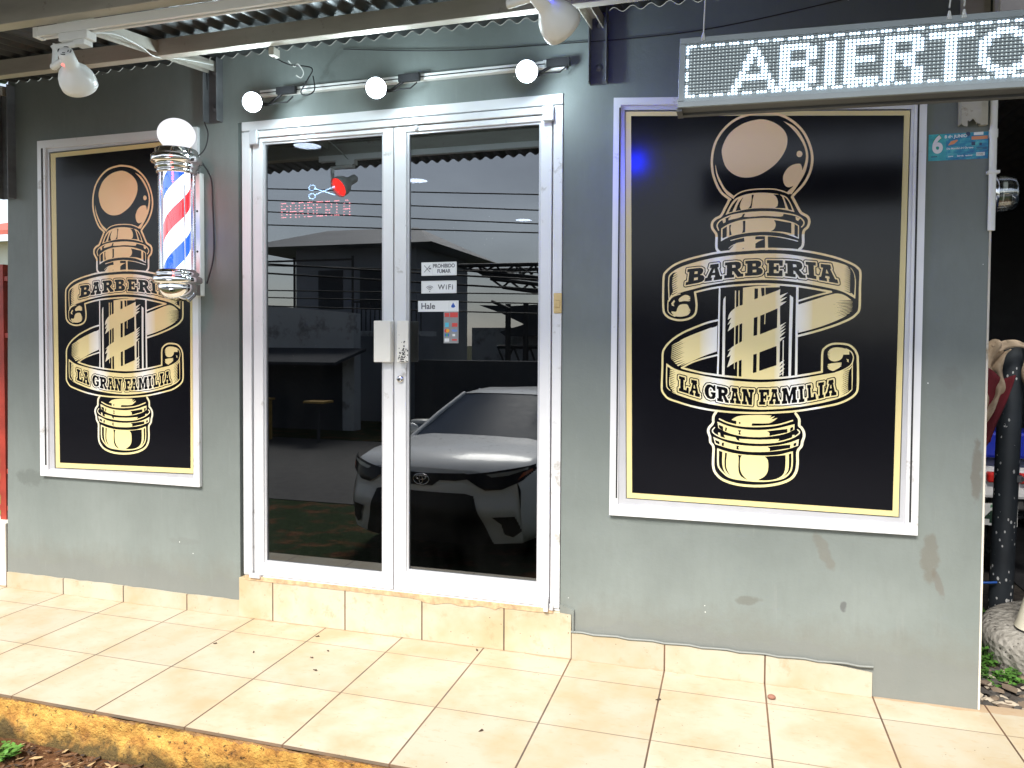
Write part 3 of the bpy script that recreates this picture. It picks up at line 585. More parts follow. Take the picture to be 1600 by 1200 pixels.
def raster_art(data,res=1.25,W=780.,Hh=1540.):
    nx,ny=int(W/res),int(Hh/res); cvs=np.zeros((ny,nx))
    xs=(np.arange(nx)+.5)*res-W/2; ys=(np.arange(ny)+.5)*res-Hh/2
    def win(pts,m):
        a=np.vstack(pts); lo=a.min(0)-m; hi=a.max(0)+m
        i0=max(0,np.searchsorted(xs,lo[0])); i1=np.searchsorted(xs,hi[0]); j0=max(0,np.searchsorted(ys,lo[1])); j1=np.searchsorted(ys,hi[1])
        return i0,i1,j0,j1
    def segd(X,Y,a,b):
        d=b-a; L=(d@d)+1e-9; t=np.clip(((X-a[0])*d[0]+(Y-a[1])*d[1])/L,0,1)
        return (X-a[0]-t*d[0])**2+(Y-a[1]-t*d[1])**2
    def sd(loops,w,fill=True,closed=True):
        i0,i1,j0,j1=w; X,Y=np.meshgrid(xs[i0:i1],ys[j0:j1]); D=np.full(X.shape,1e9); ins=np.zeros(X.shape,bool)
        for l in loops:
            n=len(l)
            for k in range(n if closed else n-1):
                a,b=l[k],l[(k+1)%n]; D=np.minimum(D,segd(X,Y,a,b))
                if fill and a[1]!=b[1]:
                    c=((a[1]>Y)!=(b[1]>Y))&(X<(b[0]-a[0])*(Y-a[1])/(b[1]-a[1])+a[0]); ins^=c
        D=np.sqrt(D); return np.where(ins,-D,D)
    def paint(w,s,v):
        i0,i1,j0,j1=w; c=np.clip(.5-s/res,0,1); R=cvs[j0:j1,i0:i1]; R[:]=R*(1-c)+v*c
    for ln in data.strip().split('\n'):
        k,c,n,wd,pts=ln.split('|')
        if k=='T':
            qs=[np.array(list(map(float,q.split(','))))/2 for q in pts.split(';')]
            allp=[q.reshape(4,2) for q in qs]; w=win(allp,10); tot=None
            for ch,q in zip(c,allp):
                L=[]
                for lp in GLY[ch]:
                    a=np.array(lp); u=a[:,:1]; v=a[:,1:]
                    L.append(q[0]*(1-u)*(1-v)+q[1]*u*(1-v)+q[2]*u*v+q[3]*(1-u)*v)
                w1=win(L,14); s=sd(L,w1); T=np.full((w[3]-w[2],w[1]-w[0]),1e3) if tot is None else tot
                a0,a1,b0,b1=max(w1[0],w[0]),min(w1[1],w[1]),max(w1[2],w[2]),min(w1[3],w[3])
                sub=T[b0-w[2]:b1-w[2],a0-w[0]:a1-w[0]]
                sub[:]=np.minimum(sub,s[b0-w1[2]:b1-w1[2],a0-w1[0]:a1-w1[0]]); tot=T
            paint(w,tot-9.0,0); paint(w,tot-5.2,1); paint(w,tot+.2,0); continue
        p=(np.array(list(map(float,pts.split(','))))/2).reshape(-1,2); wd=float(wd); n=int(n)
        if k=='P':
            l=[smooth(p,True) if n else soft(p)]; w=win(l,3); paint(w,sd(l,w),int(c))
        elif k=='S':
            l=[smooth(p,False)]; w=win(l,wd+3); paint(w,sd(l,w,False,False)-wd/2,int(c))
        elif k=='H':
            for i in range(n):
                t=i/(n-1); a=p[0]*(1-t)+p[1]*t; b=p[2]*(1-t)+p[3]*t; d=b-a; nn=np.array([-d[1],d[0]])/np.hypot(*d)*wd/2
                b=a+d*(.8+.2*((i*7)%5)/4)
                l=[np.array([a+nn,b,a-nn])]; w=win(l,3); paint(w,sd(l,w),int(c))
    return xs,ys,cvs

def art_mesh():
    res = 1.25; xs, ys, c = raster_art(ART, res); ins = c > .5; V = []; F = []; X = lambda i: xs[0]+i*res; vid = {}
    def vk(x, y):
        k = (round(x*50), round(y*50))
        if k not in vid: vid[k] = len(V); V.append((x/1000, 0, y/1000))
        return vid[k]
    a, b, cc, d = ins[:-1, :-1], ins[:-1, 1:], ins[1:, 1:], ins[1:, :-1]
    cnt = a.astype(int)+b+cc+d; full = cnt == 4
    for j in range(full.shape[0]):
        row = np.concatenate([[0], full[j].view(np.int8), [0]]); df_ = np.diff(row)
        for i0, i1 in zip(np.where(df_ == 1)[0], np.where(df_ == -1)[0]):
            F.append((vk(X(i0), ys[j]), vk(X(i1), ys[j]), vk(X(i1), ys[j+1]), vk(X(i0), ys[j+1])))
    for j, i in zip(*np.where((cnt > 0) & (cnt < 4))):
        P_ = [(X(i), ys[j], c[j, i]), (X(i+1), ys[j], c[j, i+1]), (X(i+1), ys[j+1], c[j+1, i+1]), (X(i), ys[j+1], c[j+1, i])]; poly = []
        for k in range(4):
            p, q = P_[k], P_[(k+1) % 4]
            if p[2] > .5: poly.append(vk(p[0], p[1]))
            if (p[2] > .5) != (q[2] > .5):
                t = (.5-p[2])/(q[2]-p[2]); poly.append(vk(p[0]+(q[0]-p[0])*t, p[1]+(q[1]-p[1])*t))
        poly = [v for n_, v in enumerate(poly) if v != poly[n_-1]]
        if len(poly) >= 3: F.append(tuple(poly))
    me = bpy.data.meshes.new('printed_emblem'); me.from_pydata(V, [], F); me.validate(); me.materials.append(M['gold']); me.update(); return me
ART_ME = art_mesh()
def poster(label, Q, inner, cx, cz):
    t = thing('poster', label, 'poster', (cx, 0, cz))
    f = MB(); quadbox(f, Q, -.010, -.0008); obj('panel_border', f, M['gold_border'], t)
    f = MB(); quadbox(f, inner, -.0112, -.0102); obj('panel', f, M['vinyl'], t)
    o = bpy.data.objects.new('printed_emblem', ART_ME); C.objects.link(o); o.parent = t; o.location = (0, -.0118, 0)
poster('large black poster with gold barber pole emblem in the window right of the door', RP, [(1.858, .745), (2.856, .738), (2.868, 2.245), (1.838, 2.325)], 2.352, 1.55)
poster('narrower black poster with gold barber pole emblem in the window left of the door', LP, [(-1.210, .716), (-.370, .730), (-.362, 2.363), (-1.214, 2.348)], -.783, 1.532)
# ================================================================== AWNING
aw = thing('awning', 'corrugated zinc awning on grey steel brackets over the shop front', 'awning', (0.75, 0, 2.765))
SH = lambda y: 2.768+.125*y            # underside of the sheet, y is negative outwards
mb = MB(); N = 860; x0, x1 = -2.3, 5.4
for (ya, yb, dz) in ((-.002, -.86, 0), (-.80, -1.5, -.004)):
    for top in (0, .0015):
        b = len(mb.v)
        for i in range(N+1):
            x = x0+(x1-x0)*i/N; hz = .0105*math.cos(2*math.pi*x/.0765)
            drop = .018 if (x > .96 and ya < -.5) else 0
            for k in range(5):
                y = ya+(yb-ya)*k/4; wob = .004*math.sin(x*2.3+k)+.003*math.sin(x*7.1); mb.v.append((x, y+(.012*math.sin(x*1.3) if k == 4 else 0)+(drop if k == 4 else 0), SH(y)+.010+hz+dz+top+wob*.6))
        for i in range(N):
            for k in range(4): a = b+i*5+k; mb.f.append((a, a+1, a+6, a+5)); mb.m.append(0); mb.sm.append(True)
obj('roof_sheet', mb, M['zinc'], aw, fix=False)
def purlin(y, zb, h, t, xa, xb):
    f = MB(); f.box(xa, xb, y-t, y-t+.004, zb, zb+h); f.box(xa, xb, y-t+.004, y, zb, zb+.004); f.box(xa, xb, y-t+.004, y, zb+h-.004, zb+h); f.box(xa, xb, y-.004, y, zb+.004, zb+.016)
    return obj('beam', f, M['beam'], aw, .001)
purlin(-1.0, 2.531, .098, .05, -2.3, 5.3); purlin(-.37, 2.634, .072, .045, -2.3, 5.3)
def arm(x, w_=.052, wz=2.70):
    f = MB()
    for (dx0, dx1, a, b) in ((-w_/2, -w_/2+.004, 0, .05), (w_/2-.004, w_/2, 0, .05), (-w_/2+.004, w_/2-.004, .046, .05)):
        A = [(x+dx0, -.02, wz-.004), (x+dx1, -.02, wz-.004), (x+dx1, -1.0, 2.575), (x+dx0, -1.0, 2.575)]
        vs_ = [(p[0], p[1], p[2]+a) for p in A]+[(p[0], p[1], p[2]+b) for p in A]
        f.add(vs_, [(0, 1, 2, 3), (4, 5, 6, 7), (0, 1, 5, 4), (1, 2, 6, 5), (2, 3, 7, 6), (3, 0, 4, 7)])
    return obj('arm', f, M['beam'], aw)
for x in (-1.56, -.215, 1.695, 3.085): arm(x)
def bracket(x, z0, z1, w_, m, broken=False):
    f = MB(); f.box(x-w_/2, x+w_/2, -.006, -.001, z0, z1); f.box(x-w_/2, x-w_/2+.005, -.05, -.006, z0, z1); f.box(x+w_/2-.005, x+w_/2, -.05, -.006, z0, z1)
    if broken:
        f = MB(); f.box(x+w_/2+.004, x+w_/2+.03, -.02, -.001, z0+.01, z1)
        ed = [(x-w_/2, z0+.012), (x-w_/2+.01, z0+.003), (x-w_/2+.02, z0), (x-.012, z0+.022), (x-.004, z0+.018), (x+.006, z0+.028), (x+.016, z0+.014), (x+.026, z0+.008), (x+w_/2, z0+.016)]
        f.prism(ed+[(x+w_/2, z1), (x-w_/2, z1)], lambda u, v, d: Vector((u, -.05+d, v)), .004)
        f.box(x-w_/2, x-w_/2+.004, -.046, -.001, z0+.014, z1); f.box(x+w_/2-.004, x+w_/2, -.046, -.001, z0+.018, z1)
    b = obj('bracket', f, m, aw, .001)
    if not broken:
        g = MB()
        for zz in (z0+.07,): g.lathe([(0, .012), (.009, .012), (.010, .004), (.016, .003), (.016, 0)], (x, -.006, zz), (0, -1, 0), 10)
        obj('bolt', g, M['beam_dark'], b)
        obj('bolt', MB().lathe([(0, .012), (.009, .012), (.010, .004), (.016, .003), (.016, 0)], (x, -.006, z0+.25), (0, -1, 0), 10), M['beam_dark'], b)
    return b
bracket(-1.545, 2.145, 2.75, .092, M['beam_dark']); bracket(-.212, 2.455, 2.76, .082, M['beam_dark']); bracket(1.70, 2.47, 2.80, .078, M['beam_dark']); bracket(3.083, 2.178, 2.80, .064, M['beam'], True)
mb = MB(); mb.box(.34, .365, -.37, -.325, 2.60, 2.632); obj('clip', mb, M['beam'], aw)
# ================================================================== TRACK + WHITE SPOT LAMPS UNDER THE OUTER BEAM
tag(obj('light_track', MB().box(-.215, 2.5, -.999, -.985, 2.496, 2.5305).box(-.215, 2.5, -.975, -.962, 2.496, 2.5305).box(-.215, 2.5, -.985, -.975, 2.514, 2.5305).box(-.235, -.215, -1.0, -.961, 2.494, 2.5305), M['white_plastic'], bevel=.002, loc=(1.1, -.98, 2.53)), 'white light track fixed under the outer beam of the awning', 'light track')
BULBRED = emit('red_bulb', (1, .02, .015), 5.0); BULBBLUE = emit('blue_bulb', (.01, .02, 1), 20)
def spot(label, pos, ax, bulb, arm_pts, lampcol, mark):
    t = thing('spot_lamp', label, 'lamp', pos); p = Vector(pos); a = Vector(ax).normalized()
    obj('lamp_shade', MB().lathe([(r_0*.86, z_0*.74) for r_0, z_0 in [(0, -.128), (.024, -.128), (.030, -.122), (.0315, -.06), (.0335, -.045), (.042, -.03), (.060, -.005), (.070, .022), (.0735, .05), (.073, .078), (.0705, .078), (.0700, .05), (.064, .02), (.05, -.01), (.028, -.04), (0, -.045)]], p, a, 40), M['white_plastic'], t)
    o_ = a.orthogonal().normalized(); b_ = a.cross(o_); v = MB()
    for r0 in (.012, .021):
        for k in range(4 if r0 > .015 else 2):
            t0 = k*math.pi/2+.4; q = [p-a*.0955+(o_*math.cos(t0+j*.18)+b_*math.sin(t0+j*.18))*r0 for j in range(5)]; v.tube(q, .0016, 6)
    obj('vent_slot', v, M['gasket'], t)
    bb = MB().lathe([(0, .055), (.026, .052), (.047, .044), (.053, .036), (.043, .014), (.02, -.014), (0, -.020)], p, a, 32); obj('bulb', bb, bulb, t)
    f = MB()
    for k in range(len(arm_pts)-1):
        A, B = Vector(arm_pts[k]), Vector(arm_pts[k+1]); d = (B-A).normalized(); f.tube([A-d*.010, B+d*.010], .0125, 4 if k != 2 else 10)
    obj('arm', f, M['white_plastic'], t)
    x, y, z = arm_pts[0]; obj('track_adapter', MB().box(x-.085, x+.045, -1.0, -.955, 2.466, 2.4955).box(x-.02, x+.03, -.998, -.957, 2.447, 2.466), M['white_plastic'], t, .003)
    mk = MB(); mk.tube([p+a*(-.028)+Vector(mark), p+a*(-.026)+Vector(mark)+Vector((.020, .016, .002))], .003, 6); obj('glow_mark', mk, bulb, t)  # thin streak on the shade, made to glow with the bulb's emission
    l = bpy.data.lights.new('bulb_light', 'SPOT'); l.energy = 2.5 if lampcol[0] > .5 else .7; l.color = lampcol; l.spot_size = R(80); l.spot_blend = .8; l.shadow_soft_size = .05
    lo = bpy.data.objects.new('bulb_light', l); C.objects.link(lo); lo.parent = t; lo.location = a*.085; lo.rotation_euler = (-a).to_track_quat('Z', 'Y').to_euler()
    return t
P1 = Vector((-.064, -.98, 2.354)); a1 = Vector((-.36, .76, -.52)).normalized(); n1_ = P1-a1*.075
spot('white spot lamp with a red bulb hanging from the awning track above the left poster', P1, a1, BULBRED, [(-.030, -.98, 2.458), (-.150, -.98, 2.456), (-.150, -.985, 2.385), tuple(n1_+a1*.012)], (1, .05, .03), (-.003, -.038, -.006))
P2 = Vector((1.722, -.95, 2.368)); a2 = Vector((.44, .80, -.46)).normalized(); n2_ = P2-a2*.075
spot('white spot lamp with a blue bulb hanging from the track right of the door', P2, a2, BULBBLUE, [(1.70, -.98, 2.455), (1.60, -.98, 2.452), (1.60, -.985, 2.40), tuple(n2_)], (.03, .06, 1), (-.002, -.042, .012))
# ================================================================== FLOOD LAMPS ABOVE DOOR
rail = obj('light_rail', MB().box(.06, 1.47, -.032, -.001, 2.556, 2.582).box(.06, 1.47, -.034, -.030, 2.566, 2.571, 1).box(1.46, 1.56, -.022, -.001, 2.575, 2.59).box(1.46, 1.56, -.022, -.001, 2.545, 2.56), [M['white_plastic'], M['gasket']], bevel=.0015, loc=(.75, 0, 2.57))
tag(rail, 'white metal light rail fixed to the grey wall above the door', 'light rail')
FL = emit('white_led_bulb', (.78, .93, 1), 40)
def flood(x, y, z, label):
    t = thing('flood_lamp', label, 'lamp', (x, y, z)); p = Vector((x, y, z)); a = Vector((.30, -.93, -.24)).normalized()
    obj('lamp_shade', MB().lathe([(0, -.085), (.022, -.085), (.026, -.05), (.040, -.015), (.047, .012), (.045, .012), (.036, -.012), (0, -.03)], p, a, 28), M['black'], t)
    obj('bulb', MB().lathe([(0, .028), (.020, .025), (.036, .014), (.043, .002), (.040, -.006), (0, -.02)], p, a, 28), FL, t)
    b = p-a*.085; obj('arm', MB().tube([b, (x+.02, -.05, z+.02), (x+.10, -.035, 2.566)], .007, 8).box(x+.06, x+.16, -.056, -.034, 2.548, 2.580), M['black'], t)
    obj('cable', MB().tube([b+Vector((0, 0, 0)), (x+.03, -.09, z-.0), (x+.08, -.07, z+.015), (x+.12, -.055, z+.02), (x+.15, -.05, z+.045)], .0035, 6), M['wire'], t)
    l = bpy.data.lights.new('bulb_light', 'POINT'); l.energy = 1.9; l.color = (.75, .92, 1); l.shadow_soft_size = .04
    lo = bpy.data.objects.new('bulb_light', l); C.objects.link(lo); lo.parent = t; lo.location = a*.075+Vector((0, 0, 0))
flood(.105, -.15, 2.486, 'lit white LED lamp at the left end of the rail above the door')
flood(.737, -.15, 2.494, 'lit white LED lamp in the middle of the rail above the door')
flood(1.423, -.15, 2.500, 'lit white LED lamp at the right end of the rail above the door')
def cable(label, pts, r=.003, m='wire', sub=6):
    q = smooth3(pts, sub); tag(obj('cable', MB().tube(q, r, 6), M[m], loc=tuple(pts[0])), label, 'cable')
def smooth3(p, n):
    p = [Vector(a) for a in p]; q = []
    for i in range(len(p)-1):
        a, b, c, d = p[max(i-1, 0)], p[i], p[i+1], p[min(i+2, len(p)-1)]
        for k in range(n): t = k/n; q.append(.5*(2*b+(c-a)*t+(2*a-5*b+4*c-d)*t*t+(3*b-a-3*c+d)*t**3))
    return q+[p[-1]]
cable('black cable dangling in a loop from the inner beam above the door', [(.345, -.34, 2.60), (.33, -.2, 2.62), (.36, -.06, 2.65), (.33, -.05, 2.60), (.30, -.055, 2.545), (.335, -.06, 2.527), (.372, -.055, 2.55), (.355, -.04, 2.62)])
cable('thin green cable running along the top of the wall above the windows', [(.5, -.012, 2.74), (1.0, -.015, 2.68), (1.5, -.015, 2.655), (2.1, -.015, 2.645), (2.7, -.015, 2.71)], .0022)
cable('thin cable hanging down the wall beside the barber pole', [(-.245, -.03, 2.74), (-.25, -.02, 2.62), (-.268, -.02, 2.48), (-.245, -.02, 2.40), (-.26, -.03, 2.32), (-.30, -.06, 2.27)], .003)
cable('black cable looping behind the barber pole onto the wall', [(-.262, -.05, 2.26), (-.235, -.012, 2.18), (-.228, -.010, 2.05), (-.222, -.010, 1.90), (-.228, -.010, 1.78), (-.25, -.03, 1.66)], .004)
cable('white cable along the arm beside the left white lamp', [(-.03, -.96, 2.50), (-.06, -.8, 2.565), (-.12, -.6, 2.60), (-.20, -.42, 2.628), (-.17, -.30, 2.66), (-.15, -.1, 2.70)], .0028, 'white_cable')
cable('frayed white wires at the loose cable end above the door', [(.30, -.16, 2.655), (.325, -.15, 2.628), (.35, -.16, 2.635), (.372, -.15, 2.60), (.360, -.15, 2.575), (.34, -.16, 2.585)], .0022, 'white_cable')
# ================================================================== BARBER POLE
bp = thing('barber_pole', 'lit barber pole with white globe and red, white and blue stripes', 'barber pole', (-.32, 0, 1.9)); O = (-.322, -.15, 0)
def stripes():
    t = NT('lit_barber_stripes'); x, y, z = t.xyz()
    ph = t.math('DIVIDE', t.math('ARCTAN2', t.math('ADD', x, .002), t.math('MULTIPLY', t.math('ADD', y, .15), -1)), 2*math.pi)
    f = t.math('FRACT', t.math('ADD', t.math('SUBTRACT', t.math('DIVIDE', z, .41), ph), 5.30))
    c = t.ramp(f, [(0, (.95, .97, 1)), (.27, (.80, .02, .03)), (.5, (.95, .97, 1)), (.77, (.012, .10, .72))], 'CONSTANT')
    t.P(Base_Color=c, Emission_Color=c, Emission_Strength=.45, Roughness=.35); return t.m
obj('mounting_plate', MB().box(-.326, -.284, -.035, -.001, 1.60, 2.21), M['white_plastic'], bp, .003)
objs('screw', [MB().lathe([(0, .003), (.005, .002), (.006, 0)], (-.300, -.035, 1.82), (0, -1, 0), 10), MB().lathe([(0, .003), (.005, .002), (.006, 0)], (-.300, -.035, 2.02), (0, -1, 0), 10)], M['gasket'], bp)
obj('striped_cylinder', MB().lathe([(.060, 1.69), (.060, 2.20)], O, (0, 0, 1), 48), stripes(), bp)
obj('glass_tube', MB().lathe([(.084, 1.69), (.084, 2.20)], O, (0, 0, 1), 48), M['clear'], bp)
mb = []
for k in range(8):
    a_ = k*math.pi/4+.35; x_, y_ = O[0]+.079*math.cos(a_), O[1]+.079*math.sin(a_)
    if k in (0, 3, 4, 7): mb.append(MB().tube([(x_, y_, 1.69), (x_, y_, 2.20)], .0035, 8))
objs('rod', mb, M['chrome'], bp)
obj('top_cap', MB().lathe([(.084, 2.175), (.090, 2.178), (.092, 2.19), (.088, 2.195), (.096, 2.20), (.099, 2.212), (.094, 2.218), (.110, 2.224), (.1155, 2.232), (.1155, 2.256), (.110, 2.263), (.098, 2.266), (.096, 2.272), (.096, 2.290), (.092, 2.295), (.05, 2.298)], O, (0, 0, 1), 48), M['chrome'], bp)
obj('globe', MB().sphere((O[0], O[1], 2.368), .086, seg=40, rings=24, sq=(1, 1, .88)), emit('lit_white_globe', (.95, .95, 1), .30), bp)
bc = MB().lathe([(.0, 1.567), (.03, 1.570), (.055, 1.580), (.075, 1.597), (.086, 1.618), (.088, 1.640), (.084, 1.648), (.106, 1.652), (.112, 1.660), (.112, 1.678), (.106, 1.686), (.094, 1.689), (.098, 1.696), (.098, 1.704), (.092, 1.708), (.088, 1.714), (.084, 1.718)], O, (0, 0, 1), 48)
obj('bottom_cap', bc, M['chrome'], bp)
objs('wall_arm', [MB().box(-.32, -.28, -.12, -.035, 2.20, 2.25), MB().box(-.32, -.28, -.12, -.035, 1.60, 1.67).tube([(-.29, -.10, 1.64), (-.255, -.13, 1.60), (-.27, -.15, 1.575)], .02, 8)], M['chrome_shade'], bp, .006)
# ================================================================== STICKERS ON THE DOOR
WH = plain('white_sticker', (.78, .79, .78), .35, var=.02); INK = plain('sticker_ink', (.10, .10, .11), .5); GRY = plain('sticker_grey_line', (.55, .55, .55), .5)
def sticker(label, q, items, base=WH, y=-.0022, al=None):
    cx, cz = (q[0]+q[1])/2, (q[2]+q[3])/2
    t = thing('sticker', label, 'sticker', (cx, y, cz)); obj('backing', MB().box(q[0], q[1], y-.0012, y, q[2], q[3]), base, t)
    for (nm, fn, mat) in items: o = MB(); fn(o); obj(nm, o, mat, t)
    t.location.y += .022
    return t
YS = -.0036
def tx(s, cx, cz, size, bold=0, sx=1, sp=1): return lambda o: o.text(s, size, lambda u, v, d: Vector((cx+u, YS-d*.3, cz+v)), .0004, 0, bold, 'CENTER', sx, sp)
def ringf(x0, x1, z0, z1, w_=.0012):
    return lambda o: o.box(x0, x1, YS, YS+.001, z0, z0+w_).box(x0, x1, YS, YS+.001, z1-w_, z1).box(x0, x0+w_, YS, YS+.001, z0+w_, z1-w_).box(x1-w_, x1, YS, YS+.001, z0+w_, z1-w_)
def cig(o):
    o.tube([(.895, YS, 1.697), (.924, YS, 1.728)], .0014, 6); o.tube([(.924, YS, 1.697), (.895, YS, 1.728)], .0014, 6); o.box(.918, .929, YS-.0006, YS, 1.710, 1.716)
sticker('white door sticker reading PROHIBIDO FUMAR beside a crossed out cigarette', (.881, 1.053, 1.681, 1.742), [('frame_line', ringf(.934, 1.049, 1.685, 1.738), GRY), ('symbol', cig, INK), ('lettering', lambda o: (tx('PROHIBIDO', .991, 1.724, .0235, .0007, .86)(o), tx('FUMAR', .991, 1.700, .0235, .0007, .86)(o)), INK)])
def wifi(o):
    for r0 in (.008, .015, .022): o.tube([(.922+r0*math.sin(a_), YS, 1.612+r0*math.cos(a_)) for a_ in [-.85+.17*k for k in range(11)]], .0013, 5)
    o.lathe([(0, .001), (.0026, 0)], (.922, YS, 1.609), (0, -1, 0), 10)
sticker('white door sticker reading WiFi with a signal symbol', (.881, 1.053, 1.600, 1.657), [('frame_line', ringf(.886, 1.048, 1.604, 1.653), GRY), ('symbol', wifi, INK), ('lettering', tx('WiFi', 1.000, 1.627, .032, .0006, 1, 1.25), INK)])
BL = plain('sticker_blue', (.02, .10, .45), .5)
def hand(o): o.prism([(1.028, 1.536), (1.030, 1.545), (1.034, 1.549), (1.036, 1.556), (1.039, 1.556), (1.042, 1.549), (1.046, 1.545), (1.049, 1.537), (1.038, 1.533)], lambda u, v, d: Vector((u-.001, YS+d, v)), .001)
sticker('white door sticker with the word Hale and a small blue hand', (.865, 1.063, 1.516, 1.566), [('frame_line', ringf(1.016, 1.056, 1.520, 1.562), GRY), ('symbol', hand, BL), ('lettering', tx('Hale', .914, 1.5405, .038, .0008), INK)])
def cards():
    q = (.991, 1.063, 1.372, 1.515); t = thing('sticker', 'small grey door sticker crowded with coloured card payment logos', 'sticker', (1.027, -.002, 1.44))
    obj('backing', MB().box(*q[:2], -.0034, -.0022, *q[2:]), plain('grey_film', (.26, .27, .27), .4), t)
    cols = {'red': (.62, .06, .05), 'cyan': (.08, .5, .66), 'orange': (.85, .35, .03), 'yellow': (.85, .6, .05), 'blue': (.03, .14, .5), 'white': (.75, .75, .75), 'green': (.05, .35, .1)}
    def cell(c_, *bx):
        m_ = plain('logo_'+c_, cols[c_], .5, var=0)
        for b in bx: obj('logo', MB().box(b[0], b[1], YS-.0006, YS+.0002, b[2], b[3]), m_, t)
    cell('red', (.996, 1.018, 1.492, 1.510), (1.022, 1.060, 1.490, 1.512), (1.032, 1.058, 1.447, 1.464), (1.032, 1.056, 1.384, 1.391))
    cell('cyan', (.998, 1.016, 1.446, 1.466)); cell('white', (1.034, 1.047, 1.404, 1.414), (.996, 1.018, 1.379, 1.394)); cell('blue', (.997, 1.003, 1.403, 1.416), (1.011, 1.017, 1.403, 1.416)); cell('green', (1.004, 1.010, 1.403, 1.416))
    o = MB(); o.lathe([(0, .0014), (.0085, .001)], (1.003, YS, 1.429), (0, -1, 0), 16); obj('logo', o, plain('logo_r', cols['red'], .5), t)
    o = MB(); o.lathe([(0, .0022), (.0085, .0018)], (1.012, YS, 1.429), (0, -1, 0), 16); obj('logo', o, plain('logo_y', cols['orange'], .5), t)
    o = MB(); o.text('VISA', .0135, lambda u, v, d: Vector((1.044+u, YS-d*.3, 1.429+v)), .0004, 0, .0006); obj('lettering', o, plain('logo_b', (.10, .25, .7), .5), t); t.location.y += .022
cards()
# ================================================================== LED SIGN INSIDE THE DOOR
FONT57 = {'B': ['1110', '1001', '1110', '1001', '1001', '1110'], 'A': ['0110', '1001', '1001', '1111', '1001', '1001'], 'R': ['1110', '1001', '1001', '1110', '1010', '1001'], 'E': ['1111', '1000', '1110', '1000', '1000', '1111'], 'I': ['111', '010', '010', '010', '010', '111']}
ls = thing('led_sign', 'dotted red BARBERIA sign with scissors hanging inside the left door pane', 'led sign', (-.19, .9, 2.2))
obj('board', MB().box(-.47, .09, .905, .93, 2.08, 2.36), M['car_dark'], ls)
mb = MB(); x = -.434
for ch in 'BARBERIA':
    for r0, row in enumerate(FONT57[ch]):
        for c0, v in enumerate(row):
            if v == '1': mb.box(x+c0*.0122-.0017, x+c0*.0122+.0017, .898, .905, 2.228-r0*.0172-.0020, 2.228-r0*.0172+.0020)
    x += .0615
obj('red_dots', mb, emit('red_led', (1, .20, .17), 60), ls)
mb = MB()
for s_ in (-1, 1):
    for k in range(14): u = k/13; mb.box(-.20+u*.13-.002, -.20+u*.13+.002, .898, .905, 2.29+s_*(.018-u*.042)-.002, 2.29+s_*(.018-u*.042)+.002)
    for k in range(10): a_ = k*.628; xx, zz = -.222+.022*math.cos(a_), 2.29+s_*.026+.016*math.sin(a_); mb.box(xx-.0017, xx+.0017, .898, .905, zz-.002, zz+.002)
obj('scissors_dots', mb, emit('white_led', (.6, .85, 1), 50), ls)
for (x, y, lb) in ((-.04, 2.07, 'round lit ceiling light seen through the door beside the middle stile'), (.254, 4.04, 'round lit ceiling light seen deep inside through the right door pane'), (-.289, .96, 'round lit ceiling light seen at the top of the left door pane')):
    t = thing('ceiling_light', lb, 'ceiling light', (x, y, 2.6)); obj('rim', MB().lathe([(.085, 0), (.105, 0), (.105, .012), (.085, .014)], (x, y, 2.6), (0, 0, -1), 28), M['white_plastic'], t)
    obj('diffuser', MB().lathe([(0, .008), (.085, .008), (.085, 0)], (x, y, 2.6), (0, 0, -1), 28), emit('ceiling_light_diffuser', (1, 1, .97), 22), t)
# ================================================================== ABIERTO LED DISPLAY
ab = thing('led_display', 'long LED display reading ABIERTO hung in front of the right window', 'led display', (2.6, -.9, 2.17)); TIL = Matrix.Translation((2.093, -.9, 2.175)) @ Matrix.Rotation(R(1.25), 4, 'Y')
DY0 = .0
def bx(o, a, b, c, d, e, f, m=0): o.box(a, b, c, d, e, f, m, TIL)
W_, H_ = 1.0, .2015; o = MB(); fr_ = .0175
bx(o, 0, W_, -.0, .012, H_/2-fr_, H_/2); bx(o, 0, W_, 0, .012, -H_/2, -H_/2+fr_); bx(o, 0, fr_, .0, .012, -H_/2+fr_+.0003, H_/2-fr_-.0003); bx(o, W_-fr_, W_, .0, .012, -H_/2+fr_+.0003, H_/2-fr_-.0003)
ALU2 = plain('sign_aluminium', (.27, .30, .305), .5, .2, var=.06)
obj('frame', o, ALU2, ab, .0015)
o = MB(); bx(o, 0.001, W_-.001, .012, .062, -H_/2+.001, H_/2-.001); bx(o, .003, W_, .062, .085, -H_/2-.006, -H_/2+.02); bx(o, -.004, .012, .01, .085, -H_/2-.008, -H_/2+.004); obj('housing', o, M['beam_dark'], ab)
o = MB(); bx(o, fr_, W_-fr_, .004, .0119, -H_/2+fr_, H_/2-fr_); obj('led_board', o, plain('led_board', (.30, .345, .35), .45, var=.1), ab)
ncol, nrow, pit = 96, 16, .01
lit = np.zeros((nrow, ncol), bool)
def seg(a, b, wd):
    for r0 in range(nrow):
        for c0 in range(ncol):
            p = Vector((c0, r0)); A = Vector(a); B = Vector(b); t = max(0, min(1, (p-A).dot(B-A)/max(1e-6, (B-A).length_squared)))
            q = A+(B-A)*t
            if abs(p.x-q.x) < wd and abs(p.y-q.y) <= .5: lit[r0, c0] = True
top_, bot_ = 2, 14
def vb(c0, c1, r0=top_, r1=bot_): lit[r0:r1+1, c0:c1+1] = True
# A
for r0 in range(top_, bot_+1):
    k = (r0-top_)/(bot_-top_)*5.2; xl = 18.8-k; xr = 18.8+k
    for c0 in range(ncol):
        if abs(c0-xl) < 1.1 or abs(c0-xr) < 1.1: lit[r0, c0] = True
vb(15, 22, 10, 11)
